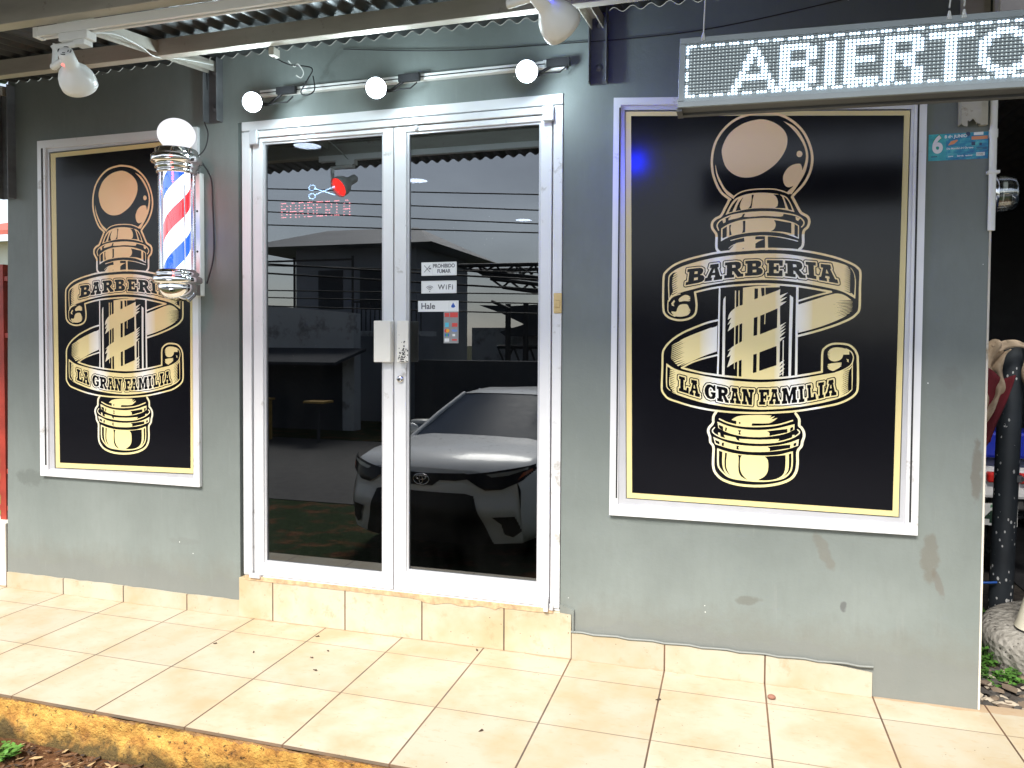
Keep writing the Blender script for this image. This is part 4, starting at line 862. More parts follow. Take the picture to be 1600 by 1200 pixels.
# B
vb(26, 28); vb(28, 33, 2, 3); vb(28, 33, 7, 8); vb(28, 33, 13, 14); vb(33, 35, 3, 6); vb(33, 35, 9, 13)
vb(38, 40); vb(43, 45); vb(45, 51, 2, 3); vb(45, 50, 7, 8); vb(45, 51, 13, 14)
vb(53, 55); vb(55, 61, 2, 3); vb(60, 62, 3, 6); vb(55, 60, 7, 8); vb(58, 60, 9, 10); vb(60, 62, 11, 14)
vb(64, 74, 2, 3); vb(68, 70)
for r0 in range(top_, bot_+1):
    for c0 in range(74, 90):
        d = math.hypot((c0-82)/6.6, (r0-8)/6.3)
        if .68 < d < 1.05: lit[r0, c0] = True
for c0 in range(ncol):
    if (c0+1) % 4 != 0: lit[0, c0] = True; lit[15, c0] = True
for r0 in range(nrow):
    if r0 % 4 != 3: lit[r0, 0] = True
o1 = MB(); o2 = MB()
for r0 in range(nrow):
    for c0 in range(ncol):
        x = fr_+.0065+c0*pit; z = .0745-r0*.00955; L_ = lit[r0, c0]; s_ = .0026 if L_ else .0013
        if x > W_-fr_-.004: continue
        bx(o1 if L_ else o2, x-s_, x+s_, .0018 if L_ else .0025, .004, z-s_*.9, z+s_*.9)
for r0 in range(nrow): bx(o2, fr_+.001, W_-fr_-.001, .0022, .0036, .0745-r0*.00955+.0034, .0745-r0*.00955+.0044, 1)
obj('lit_dots', o1, emit('white_led_dot', (.62, .79, 1), 2.7), ab, fix=False); obj('unlit_dots', o2, [emit('unlit_led_glint', (.80, .92, .92), .32), M['gasket']], ab, fix=False)  # unlit LEDs get a faint emission standing in for their glints
oo = []
for x in (2.162, 2.80, 2.835): o = MB(); oo.append(o); o.tube([(x, -.9, 2.28), (x+.006, -.93, 2.40), (x+.012, -.99, 2.53)], .0022, 6); o.lathe([(0, 0), (.007, 0), (.003, .022)], (x, -.9, 2.262 if x < 2.5 else 2.25), (0, 0, 1), 10)
objs('hanging_wire', oo, M['white_cable'], ab)
# ================================================================== CALENDAR STRIP
cal = thing('lottery_poster', 'turquoise paper strip with a large 6 pasted on the grey wall right of the window', 'poster', (3.05, -.001, 2.12))
cl = lambda u, v, d: Vector((2.955+u*.199, -.0024-d*.3, 2.070+v*.0985-.002*u))
def calmat():
    t = NT('turquoise_print'); x, y, z = t.xyz(); c = t.ramp(t.noise(26, 4, .6, stretch=(1, 1, 2)), [(.35, (.01, .14, .36)), (.52, (.02, .30, .46)), (.66, (.10, .52, .56))])
    t.P(Base_Color=t.mix(t.math('LESS_THAN', x, -.036), c, t.mix(.55, c, (.05, .50, .48))), Roughness=.45); return t.m
obj('paper', MB().prism([(0, 0), (1, .0), (1, 1.0), (0, 1.0)], lambda u, v, d: Vector((2.955+u*.199, -.0018+d*.0012, 2.070+v*.0985-.002*u)), 1), calmat(), cal)
cl3 = lambda cx, cz: (lambda u, v, d: Vector((cx+u, -.0026-d*.2, cz+v)))
def put(nm, col, *fs):
    m_ = plain('ink_'+nm, col, .5, var=0)
    for f in fs:
        o = MB(); f(o); obj(nm, o, m_, cal)
T_ = lambda s, cx, cz, sz, bo=0, sx=1: (lambda o: o.text(s, sz, cl3(cx, cz), .0005, 0, bo, 'CENTER', sx))
B_ = lambda a, b, c, d: (lambda o: o.box(a, b, -.0030, -.0019, c, d))
o = MB(); o.text('6', .088, lambda u, v, d: Vector((2.985+u, -.0021-d*.2, 2.126+v)), .0005, 0, .0062, 'CENTER', .82); obj('numeral_outline', o, plain('ink_green', (.02, .38, .14), .5), cal)
o = MB(); o.text('6', .088, lambda u, v, d: Vector((2.985+u, -.0028-d*.2, 2.126+v)), .0005, 0, .0032, 'CENTER', .82); obj('numeral', o, plain('ink_white', (.85, .85, .85), .5), cal)
put('lettering', (.82, .86, .88), T_('8 de JUNIO', 3.046, 2.156, .0155, .0005), T_('Dia Mundial del Oceano', 3.06, 2.1115, .0095, .0003, .95), B_(3.105, 3.136, 2.156, 2.167), B_(3.114, 3.142, 2.0795, 2.092), T_('www', 3.03, 2.083, .008, .0003), T_('loteria', 3.062, 2.083, .008, .0003), T_('nacional', 3.09, 2.083, .007, .0003))
put('orange_print', (.75, .30, .14), lambda o: o.prism([(3.020, 2.124), (3.030, 2.139), (3.050, 2.144), (3.053, 2.140), (3.040, 2.128)], lambda u, v, d: Vector((u, -.0028+d, v)), .0008), B_(3.098, 3.150, 2.140, 2.152))
put('dark_print', (.03, .06, .14), B_(3.098, 3.110, 2.119, 2.132), B_(3.124, 3.132, 2.118, 2.127), B_(3.114, 3.148, 2.108, 2.110), B_(3.114, 3.148, 2.103, 2.105), B_(2.964, 2.985, 2.083, 2.086), lambda o: o.lathe([(0, .0008), (.008, .0004)], (3.086, -.0022, 2.162), (0, -1, 0), 12), lambda o: [B_(3.118+k*.0025, 3.1192+k*.0025, 2.082, 2.089)(o) for k in range(8)])
# ================================================================== CONDUIT + ELECTRIC METER
cd = obj('conduit', MB().tube([(3.166, -.012, 1.80), (3.166, -.012, 3.2)], .0125, 12).box(3.148, 3.186, -.0275, .004, 2.008, 2.018).lathe([(.0145, 0), (.0145, .03)], (3.166, -.012, 2.14), (0, 0, 1), 12), M['white_plastic'], loc=(3.166, -.012, 1.8))
tag(cd, 'white plastic conduit running down the right corner of the shop', 'pipe')
em = thing('electric_meter', 'round glass electric meter on the side of the grey wall', 'electric meter', (3.19, .06, 1.945))
obj('socket_ring', MB().lathe([(.060, -.012), (.074, -.012), (.077, 0), (.074, .016), (.066, .018), (.062, .03)], (3.182, .06, 1.945), (1, -.12, 0), 36), M['chrome_shade'], em)
obj('dial_plate', MB().lathe([(0, .03), (.042, .03), (.042, 0)], (3.19, .06, 1.945), (1, -.12, 0), 24).box(3.215, 3.23, .03, .09, 1.955, 1.985).box(3.212, 3.235, .04, .08, 1.905, 1.93, 1), [M['white_plastic'], M['gasket']], em)
obj('rotor_disc', MB().lathe([(0, 0), (.036, 0), (.036, .003), (0, .003)], (3.228, .06, 1.94), (0, 0, 1), 24), M['chrome'], em)
obj('glass_dome', MB().lathe([(.066, .01), (.065, .05), (.062, .072), (.052, .083), (.03, .089), (0, .091)], (3.182, .06, 1.945), (1, -.12, 0), 36), glass_mat('meter_glass', .16, (.85, .88, .86)), em)
# ================================================================== RIGHT SIDE YARD
def post_mat():
    t = NT('chipped_black_post'); v = t.n('TexVoronoi'); v.inputs['Scale'].default_value = 34; mp = t.n('Mapping'); mp.inputs['Scale'].default_value = (1.4, 1.4, .8); t.link(t.co(), mp.inputs[0]); t.link(mp.outputs[0], v.inputs['Vector'])
    k = t.math('MULTIPLY', t.math('LESS_THAN', v.outputs['Distance'], t.math('MULTIPLY_ADD', t.noise(18), .5, -.05)), t.math('GREATER_THAN', t.noise(9), .50))
    c = t.mix(k, t.ramp(t.noise(3), [(.3, (.018, .022, .027)), (.7, (.05, .06, .07))]), (.66, .66, .64)); t.P(Base_Color=c, Roughness=.55); return t.m
PM = post_mat()
po = thing('metal_post', 'thick dark metal post with chipped paint beside the concrete ring', 'post', (3.56, 1.1, -.16))
def ppt(s_): return Vector((3.562+.03*s_, 1.1, -.16+1.535*s_))
obj('pipe', MB().tube([ppt(0), ppt(1)], .053, 24, cap=False).lathe([(.053, -.01), (.053, 0), (.046, .001), (.046, -.3)], ppt(1), (0, 0, 1), 24), PM, po)
obj('bolt_lug', MB().box(3.61, 3.635, 1.05, 1.08, .70, .735).lathe([(0, .03), (.011, .03), (.012, 0)], (3.625, 1.07, .718), (.6, -.8, 0), 10), M['beam_dark'], po, .002)
obj('tie', MB().tube([(3.45, 1.04, .19), (3.50, 1.035, .197), (3.53, 1.04, .2)], .006, 8), plain('blue_plastic', (.02, .12, .5), .4), po)
# rag draped over the post
def cloth(name, cols, P_, U, V_, nu, nv, fn, mat, loc):
    mb = MB()
    for j in range(nv+1):
        for i in range(nu+1):
            u, v = i/nu, j/nv; mb.v.append(tuple(Vector(P_)+Vector(U)*u+Vector(V_)*v+fn(u, v)))
    for j in range(nv):
        for i in range(nu): a = j*(nu+1)+i; mb.f.append((a, a+1, a+nu+2, a+nu+1)); mb.m.append(0); mb.sm.append(True)
    o = obj(name, mb, mat, loc=loc, fix=False); s_ = o.modifiers.new('s', 'SOLIDIFY'); s_.thickness = .006; s_.offset = 0
    return o
RAG = plain('dirty_beige_cloth', (.48, .37, .26), .95, var=.25, sc_=12, dirt=(.12, .09, .07), dirt_s=9, dirt_t=.55, bump=.5)
MAR = plain('maroon_cloth', (.16, .018, .026), .95, var=.3, bump=.5)
rgc = cloth('rag', 0, (3.375, 1.02, 1.44), (.165, -.03, -.09), (.0, -.005, -.36), 26, 30, lambda u, v: Vector((.018*math.sin(v*9+u*3)-.05*v*u, .022*math.sin(u*17+v*5)+.010*math.sin(v*23+u*6)+.008*math.sin(u*37-v*9), .018*math.sin(u*13+v*6)-.05*math.sin(u*3.1)*v)), RAG, (3.45, 1.0, 1.4))
tag(rgc, 'dirty beige rag draped over the top of the black post', 'rag')
rg2 = cloth('rag_end', 0, (3.47, .985, 1.375), (.16, .02, .0), (.03, .0, -.035), 24, 4, lambda u, v: Vector((0, .006*math.sin(u*9), .028*math.sin(u*3.14))), RAG, (3.45, 1.0, 1.4)); rg2.parent = rgc; rg2.location = (0, 0, 0)
rg3 = cloth('rag_end', 0, (3.615, 1.03, 1.39), (.045, .0, -.0), (.01, -.01, -.235), 6, 14, lambda u, v: Vector((.010*math.sin(v*7)-.012*u*v, .012*math.sin(u*6+v*3), .008*math.sin(v*18)*u)), RAG, (3.45, 1.0, 1.4)); rg3.parent = rgc; rg3.location = (0, 0, 0)
rm = cloth('rag', 0, (3.41, .985, 1.26), (.155, -.01, -.04), (-.02, .01, -.33), 14, 18, lambda u, v: Vector((-.07*v*u, .02*math.sin(u*10+v*5), .02*math.sin(u*7))), MAR, (3.45, 1.03, 1.1)); tag(rm, 'maroon cloth hanging below the beige rag on the post', 'rag')
def conc():
    t = NT('pitted_concrete'); v = t.n('TexVoronoi'); v.inputs['Scale'].default_value = 40; t.link(t.co(), v.inputs['Vector'])
    c = t.ramp(t.noise(11, 8, .7), [(.3, (.20, .185, .16)), (.7, (.42, .40, .36))]); c = t.mix(t.math('MULTIPLY', t.math('LESS_THAN', v.outputs['Distance'], .22), t.math('GREATER_THAN', t.noise(8), .5)), c, (.10, .09, .08))
    t.P(Base_Color=c, Roughness=.95); t.bump(t.math('ADD', t.noise(24, 8, .7), v.outputs['Distance']), .9, .012); return t.m
ax_ = Vector((-.10, -.14, 1)).normalized()
ds = obj('concrete_ring', MB().lathe([(0, -.10), (.20, -.105), (.245, -.085), (.26, -.03), (.262, .05), (.25, .085), (.225, .10), (.05, .10), (0, .10)], (3.625, .66, .045), ax_, 48), conc(), loc=(3.51, .66, -.05)); tag(ds, 'tilted round concrete footing on the gravel beside the shop', 'concrete footing')
cn = MB().lathe([(.075, 0), (.070, .02), (.040, .20), (.034, .235), (.0, .22)], (3.545, .60, .13), (.08, -.02, 1), 24)
for i in range(len(cn.v)-24*2, len(cn.v)-24): cn.v[i] = (cn.v[i][0], cn.v[i][1], cn.v[i][2]+rr.uniform(-.02, .03))
tag(obj('broken_cone', cn, plain('off_white_plastic', (.72, .68, .55), .6, var=.08, dirt=(.35, .28, .18), dirt_s=9, dirt_t=.62), loc=(3.52, .6, .1)), 'broken off white cone standing on the concrete footing', 'cone')
tag(obj('gravel_bed', MB().box(3.163, 9, .06, 7, -.10, -.055), M['gravel_floor']), kind='structure')
rs = random.Random(21); mb = MB()
for k in range(900):
    x, y = 3.18+rs.random()**1.4*.9, .065+rs.random()**1.3*1.2; r0 = rs.uniform(.010, .028); z = -.055+rs.uniform(0, .02)
    A_ = rs.random()*6; ve = []; 
    for (ux, uy, uz) in ((1, 0, 0), (-1, 0, 0), (0, 1, 0), (0, -1, 0), (0, 0, 1), (0, 0, -1), (.6, .6, .5), (-.6, .6, .5), (-.6, -.6, .5), (.6, -.6, .5)):
        q = r0*rs.uniform(.75, 1.25); X_ = ux*math.cos(A_)*1.5-uy*math.sin(A_); Y_ = ux*math.sin(A_)*1.5+uy*math.cos(A_); ve.append((x+X_*q, y+Y_*q, z+uz*q*.55))
    mb.add(ve, [(0, 6, 9), (0, 2, 6), (2, 7, 6), (2, 1, 7), (1, 8, 7), (1, 3, 8), (3, 9, 8), (3, 0, 9), (4, 6, 7), (4, 7, 8), (4, 8, 9), (4, 9, 6), (0, 5, 2), (2, 5, 1), (1, 5, 3), (3, 5, 0)], rs.choice((0, 0, 0, 1, 1, 2)))
tag(obj('gravel', mb, [plain('dark_stone', (.055, .05, .045), .8, var=.4), plain('brown_stone', (.14, .105, .075), .85, var=.3), plain('pale_stone', (.36, .31, .24), .85, var=.2)], fix=False), kind='stuff')
LEAF = plain('weed_leaf', (.06, .16, .022), .55, var=.4, sc_=20)
def weed(x, y, z, n, h, sp, label, seed, grp=None):
    q = random.Random(seed); mb = MB()
    for k in range(n):
        a = q.random()*6.28; rad = sp*q.random()**.6; hx = h*q.uniform(.4, 1); c = Vector((x+rad*math.cos(a), y+rad*math.sin(a), z+hx)); mb.tube([(x+rad*.4*math.cos(a), y+rad*.4*math.sin(a), z), tuple(c)], .0015, 4)
        for j in range(3):
            b = a+j*2.1+q.random(); L = q.uniform(.012, .022); d = Vector((math.cos(b), math.sin(b), q.uniform(-.2, .5))); s_ = Vector((-math.sin(b), math.cos(b), 0))*L*.5
            mb.add([c, c+d*L*.6+s_, c+d*L*1.3, c+d*L*.6-s_], [(0, 1, 2, 3)])
    return tag(obj('weed', mb, LEAF, loc=(x, y, z), fix=False), label, 'plant', grp)
weed(3.36, .60, -.06, 60, .10, .10, 'bright green clover growing between the wall corner and the concrete footing', 5)
weed(3.37, .42, -.06, 46, .05, .09, 'low green clover patch on the gravel in front of the concrete footing', 6)
weed(3.38, .95, -.06, 60, .16, .09, 'green weeds growing behind the concrete footing at the foot of the post', 8)
# carport behind the post
cp = thing('carport', 'dark open carport with corrugated roof right of the shop', 'carport', (6, 4, 0))
mb = MB(); N = 300
for i in range(N+1):
    x = 3.2+6*i/N; mb.v += [(x, -.2+.6, 2.72+.014*math.cos(x*60)), (x, 7, 2.95+.014*math.cos(x*60))]
for i in range(N): mb.f.append((2*i, 2*i+1, 2*i+3, 2*i+2)); mb.m.append(0); mb.sm.append(True)
obj('roof_sheet', mb, plain('dark_zinc', (.06, .06, .062), .6, .4, var=.3), cp, fix=False)
obj('back_wall', MB().box(3.17, 9.2, 7, 7.1, -.1, 3.6), M['room'], cp); obj('sky_screen', MB().box(3.17, 9.2, .405, .43, 2.72, 4.2), M['room'], cp)  # dark panel over the carport front is added to block the sky
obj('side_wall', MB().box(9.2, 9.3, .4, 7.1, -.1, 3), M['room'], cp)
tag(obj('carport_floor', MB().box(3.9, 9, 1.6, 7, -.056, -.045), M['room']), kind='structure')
# ------------------------------------------------------------------ motorcycle (seen from behind)
mc = thing('motorcycle', 'motorcycle with blue box and licence plate parked behind the black post', 'motorcycle', (3.86, 2.0, -.05))
mx, my, mz = 3.86, 2.0, -.045
BLU = plain('blue_bodywork', (.012, .03, .42), .3, coat=.6); WB = plain('white_bodywork', (.72, .72, .72), .35); RD = plain('tail_red', (.62, .02, .015), .25)
for yy, nm in ((my+.25, 0), (my+1.5, 1)):
    wv = MB(); wv.lathe([(.21, -.04), (.25, -.055), (.285, -.045), (.30, 0), (.285, .045), (.25, .055), (.21, .04)], (mx, yy, mz+.30), (1, 0, 0), 36)
    wo = obj('wheel', wv, M['tyre'], mc); ri = MB().lathe([(.21, -.02), (.215, 0), (.21, .02), (.19, .02), (.19, -.02), (.21, -.02)], (mx, yy, mz+.30), (1, 0, 0), 30)
    for k in range(5): a = k*1.2566; ri.tube([(mx, yy, mz+.30), (mx, yy+.2*math.cos(a), mz+.30+.2*math.sin(a))], .012, 6)
    obj('rim', ri, M['beam_dark'], wo)
obj('rear_fender', MB().prism([(my-.02, mz+.42), (my+.06, mz+.60), (my+.28, mz+.66), (my+.28, mz+.70), (my+.02, mz+.66), (my-.08, mz+.44)], lambda u, v, d: Vector((mx-.07+d, u, v)), .14), M['gasket'], mc, .01)
pl = obj('licence_plate', MB().box(mx-.15, mx+.03, my-.10, my-.092, mz+.345, mz+.475), plain('white_plate', (.8, .8, .78), .4, var=0), mc)
o = MB(); o.text('49', .10, lambda u, v, d: Vector((mx-.095+u, my-.102-d*.3, mz+.392+v)), .0006, 0, .002)
obj('plate_number', o, plain('plate_ink', (.02, .05, .03), .5), pl)
o = MB(); o.text('PANAMA', .026, lambda u, v, d: Vector((mx+u-.06, my-.102-d*.3, mz+.458+v)), .0006, 0, .001); obj('plate_name', o, plain('plate_green', (.02, .25, .08), .5), pl)
objs('tail_light', [MB().box(mx-.13, mx-.05, my-.10, my-.02, mz+.60, mz+.66), MB().box(mx+.04, mx+.12, my-.10, my-.02, mz+.60, mz+.66)], RD, mc, .012)
obj('tail_body', MB().prism([(my-.08, mz+.50), (my-.06, mz+.66), (my+.5, mz+.84), (my+.6, mz+.78), (my+.4, mz+.60)], lambda u, v, d: Vector((mx-.14+d, u, v)), .28), WB, mc, .02)
obj('cargo_box', MB().box(mx-.17, mx+.17, my-.05, my+.28, mz+.74, mz+.90), BLU, mc, .02)
obj('seat', MB().prism([(my+.2, mz+.82), (my+.9, mz+.80), (my+.95, mz+.74), (my+.2, mz+.74)], lambda u, v, d: Vector((mx-.13+d, u, v)), .26), M['gasket'], mc, .03)
obj('tank', MB().sphere((mx, my+1.1, mz+.85), .2, sq=(.8, 1.3, .75)), BLU, mc)
obj('exhaust', MB().tube([(mx+.17, my-.05, mz+.36), (mx+.18, my+.4, mz+.28), (mx+.14, my+.9, mz+.22)], .045, 14), M['chrome'], mc)
obj('frame', MB().tube([(mx, my+.25, mz+.3), (mx, my+.8, mz+.35), (mx, my+1.3, mz+.85), (mx, my+1.5, mz+.3)], .028, 8).tube([(mx-.3, my+1.25, mz+1.02), (mx, my+1.35, mz+.98), (mx+.3, my+1.25, mz+1.02)], .015, 8).box(mx-.13, mx+.13, my+.6, my+.95, mz+.2, mz+.5), M['beam_dark'], mc)
# ------------------------------------------------------------------ CARS
def car(name, label, loc, yaw, paint, scale=1.0, full=True):
    t = thing(name, label, 'car', (0, 0, 0))
    bow = lambda x: .34*(min(abs(x), .95)/.89)**2.7
    g = lambda z: .30*max(0, z-.73)+.25*max(0, .30-z)-.05*math.exp(-((z-.52)/.10)**2)
    fy = lambda x, z: -bow(x)-g(z)-(max(0, abs(x)-.8)/.08)**2*.12
    secs = [(0.0, .80, .22, .78, .87), (.10, .86, .20, .88, .93), (.45, .885, .18, .93, .99), (1.15, .89, .17, .96, 1.03), (1.7, .89, .17, .95, 1.0), (3.6, .89, .17, .97, 1.0), (4.0, .885, .18, .98, 1.06), (4.45, .86, .22, .93, 1.03), (4.6, .80, .30, .70, .78)]
    mb = MB(); nr = None
    for (s_, w0, zb, zs, zc) in secs:
        half = [(0, zb), (w0*.9, zb), (w0, zb+.12), (w0, .50), (w0*.985, zs-.09), (w0*.95, zs-.02), (w0*.88, zs+.005), (w0*.55, zc-.012), (w0*.25, zc-.002), (0, zc)]
        ring = half+[(-x, z) for x, z in half[-2:0:-1]]; nr = len(ring)
        for (x, z) in ring: mb.v.append((x, -s_-bow(x)*max(0, 1-s_/1.1)-(g(z) if s_ < .05 else 0), z))
    for i in range(len(secs)-1):
        for k in range(nr): mb.f.append((i*nr+k, i*nr+(k+1) % nr, (i+1)*nr+(k+1) % nr, (i+1)*nr+k)); mb.m.append(0); mb.sm.append(True)
    mb.f.append(tuple((len(secs)-1)*nr+k for k in range(nr))); mb.m.append(0); mb.sm.append(False)
    def ztop(x): x = abs(x); return np.interp(x, [0, .2, .44, .704, .76, .788, .8], [.87, .868, .858, .785, .75, .67, .50])
    gx = [-.8+1.6*i/40 for i in range(41)]; b = len(mb.v)
    for j in range(17):
        for x in gx: z = .22+(ztop(x)-.22)*j/16; mb.v.append((x, fy(x, z)+.0005, z))
    for j in range(16):
        for i in range(40): a = b+j*41+i; mb.f.append((a, a+1, a+42, a+41)); mb.m.append(0); mb.sm.append(True)
    body = obj('body', mb, paint, t)
    def patch(nm, poly, off, mat, par=body, step=.009, mirror=False):
        P_ = np.array(poly); o = MB(); lo, hi = P_.min(0), P_.max(0)
        for sg in ((1, -1) if mirror else (1,)):
            x = lo[0]
            while x < hi[0]:
                xm = x+step/2; zs_ = []
                for k in range(len(P_)):
                    a, b_ = P_[k], P_[(k+1) % len(P_)]
                    if (a[0] > xm) != (b_[0] > xm): zs_.append(a[1]+(b_[1]-a[1])*(xm-a[0])/(b_[0]-a[0]))
                zs_.sort()
                for q in range(0, len(zs_)-1, 2):
                    za, zb_ = zs_[q], zs_[q+1]; n_ = max(1, int((zb_-za)/.03))
                    vv = [(sg*xx, fy(xx, za+(zb_-za)*j/n_)+off, za+(zb_-za)*j/n_) for j in range(n_+1) for xx in (x, x+step)]
                    o.add(vv, [(2*j, 2*j+1, 2*j+3, 2*j+2) for j in range(n_)], 0, True)
                x += step
        return obj(nm, o, mat, par, fix=False)
    patch('lower_grille', [(-.60, .22), (-.45, .65), (-.38, .67), (.38, .67), (.45, .65), (.60, .22)], .012, M['grille'])
    patch('upper_grille', [(-.50, .81), (-.30, .775), (-.16, .775), (-.10, .725), (.10, .725), (.16, .775), (.30, .775), (.50, .81), (.36, .842), (0, .826), (-.36, .842)], .014, M['grille'])
    for sg in (1, -1):
        hl = [(sg*x, z) for x, z in ((.34, .830), (.42, .775), (.54, .70), (.66, .705), (.80, .775), (.87, .86), (.86, .905), (.74, .885), (.55, .855))]
        h_ = patch('headlight', hl if sg > 0 else hl[::-1], .022, M['lens'])
        patch('reflector', [(sg*x, z) for x, z in ((.54, .835), (.72, .862), (.83, .888), (.83, .872), (.70, .825), (.58, .812))], .028, M['lens_pale'], h_)
        patch('amber_marker', [(sg*x, z) for x, z in ((.77, .785), (.85, .85), (.855, .875), (.80, .845))], .028, M['amber'], h_)
        patch('fog_recess', [(sg*x, z) for x, z in ((.60, .47), (.76, .47), (.80, .33), (.74, .28), (.68, .31), (.66, .40))], .014, M['grille'])
    em_ = MB(); cz = .775
    def ell(o, rx, rz, dz, w0, y0): o.tube([(rx*math.cos(a), fy(rx*math.cos(a), cz)+y0, cz+dz+rz*math.sin(a)) for a in [k*math.pi/12 for k in range(25)]], w0, 6)
    ell(em_, .072, .048, 0, .0055, .030); ell(em_, .045, .020, .016, .005, .032); ell(em_, .016, .036, -.002, .005, .034); obj('emblem', em_, M['chrome'], body)
    # greenhouse
    lowr = [(-.80, -1.18, .945), (.80, -1.18, .945), (.83, -2.4, .96), (.80, -3.95, .985), (-.80, -3.95, .985), (-.83, -2.4, .96)]
    lowr = [(-.78, -1.30, .945), (-.4, -1.13, .99), (0, -1.08, 1.0), (.4, -1.13, .99), (.78, -1.30, .96), (.83, -2.5, .96), (.78, -3.95, .985), (0, -4.02, 1.0), (-.78, -3.95, .985), (-.83, -2.5, .96)]
    up = [(-.55, -2.12, 1.385), (-.3, -2.02, 1.405), (0, -1.99, 1.41), (.3, -2.02, 1.405), (.55, -2.12, 1.385), (.60, -2.7, 1.40), (.54, -3.35, 1.37), (0, -3.42, 1.39), (-.54, -3.35, 1.37), (-.60, -2.7, 1.40)]
    n = 10; mb = MB().add(lowr+up, [(i, (i+1) % n, n+(i+1) % n, n+i) for i in range(n)], 0, True); obj('windows', mb, M['car_glass'], t)
    mb = MB(); c = [(0, -2.7, 1.425)]; mb.add([(x*1.03, -2.7+(y+2.7)*1.02, z) for x, y, z in up]+[(x*.8, -2.7+(y+2.7)*.85, z+.028) for x, y, z in up]+c, [(i, (i+1) % n, n+(i+1) % n, n+i) for i in range(n)]+[(n+i, n+(i+1) % n, 2*n) for i in range(n)], 0, True)
    obj('roof', mb, paint, t)
    for i in (0, 4, 6, 8): obj('pillar', MB().tube([lowr[i], tuple(Vector(lowr[i]).lerp(Vector(up[i]), .5)+Vector((0, 0, .015))), up[i]], .028, 8), paint, t)
    for i in (5, 9): obj('pillar', MB().tube([lowr[i], up[i]], .025, 8), paint, t)
    for sg in (1, -1):
        mi = MB().sphere((sg*.97, -1.62, 1.0), .09, seg=16, rings=10, sq=(1.15, .55, .75)); mi.tube([(sg*.80, -1.60, .95), (sg*.92, -1.62, .975)], .02, 8); obj('side_mirror', mi, paint, t)
        for yy in (-.95, -3.6):
            wl = obj('wheel', MB().lathe([(.20, -.10), (.29, -.10), (.315, -.07), (.315, .07), (.29, .10), (.20, .10)], (sg*.80, yy, .315), (1, 0, 0), 36), M['tyre'], t)
            rm_ = MB().lathe([(.21, .0), (.20, .085), (.03, .07), (0, .09)], (sg*.80, yy, .315), (sg, 0, 0), 30); obj('rim', rm_, M['chrome_shade'], wl)
            obj('wheel_arch', MB().lathe([(.0, 0), (.35, 0), (.36, .004)], (sg*.885, yy, .33), (sg, 0, 0), 36), M['grille'], t)
    objs('wiper', [MB().tube([(-.55, -1.20, .985), (.05, -1.12, 1.01)], .009, 6), MB().tube([(0, -1.12, 1.005), (.55, -1.22, .99)], .009, 6)], M['grille'], t)
    t.location = loc; t.rotation_euler = (0, 0, yaw); t.scale = scale if isinstance(scale, tuple) else (scale,)*3
    return t
car('parked_car', 'white sedan parked facing the shop, mirrored in the right door pane', (-.43, -3.06, -.66), R(5), M['car_paint'], (1.10, 1.05, 1.02))
car('parked_car', 'dark car standing in the shade of the carport', (5.3, 3.1, -.04), R(0), M['car_dark'], 1.22)
# ================================================================== LEFT SIDE
tag(obj('garden_wall', MB().box(-7, -1.612, -.003, .15, 0, .355), M['white_wall'], loc=(-4, 0, 0), bevel=.006), 'low dirty white wall left of the barber shop', 'wall')
gt = thing('iron_gate', 'red painted iron gate with scrolls left of the shop', 'gate', (-2.4, .08, .355))
mb = MB()
for x in (-1.70, -2.55, -3.4): mb.box(x-.022, x+.022, .06, .10, .355, 1.80)
for z in (.42, .63, 1.40, 1.72): mb.box(-3.4, -1.65, .065, .095, z-.014, z+.014)
for k in range(13): mb.box(-3.32+k*.125-.006, -3.32+k*.125+.006, .074, .086, .64, 1.39)
obj('bars', mb, M['red_iron'], gt, .002)
mb = MB()
for cx in [-1.76-.17*k for k in range(10)]:
    for cz, s_ in ((.525, 1), (1.56, -1)):
        for kx in (-.04, .04): mb.tube([(cx+kx+.042*(1-q*.03)*math.cos(q*.45)*(1 if kx < 0 else -1), .08, cz+s_*.062*(1-q*.03)*math.sin(q*.45)) for q in range(16)], .008, 6)
obj('scrolls', mb, M['red_iron'], gt)
nh = thing('neighbour_house', 'pale house beyond the red gate left of the shop', 'house', (-5.5, 7, 0))
obj('wall', MB().box(-10, -2.2, 6.4, 10, -.2, 3.0), plain('pale_house_wall', (.62, .64, .62), .9, var=.05), nh); obj('roof', MB().prism([(5.8, 3.0), (10.5, 4.3), (10.5, 4.36), (5.8, 3.07)], lambda u, v, d: Vector((-10.3+d, u, v)), 8.2), plain('red_roof', (.30, .07, .05), .8), nh)
wn_ = obj('window', MB().box(-4.4, -3.2, 6.36, 6.4, 1.0, 2.2), M['far_dark'], nh); obj('frame', MB().box(-4.45, -3.15, 6.34, 6.36, .95, 1.0).box(-4.45, -3.15, 6.34, 6.36, 2.2, 2.25).box(-3.82, -3.78, 6.34, 6.36, 1.0, 2.2), M['red_iron'], wn_)
tag(obj('lawn', MB().box(-9, -1.61, .15, 6.3, -.06, -.02), plain('bright_lawn', (.09, .22, .03), .9, var=.5, sc_=25, bump=.8)), kind='structure')
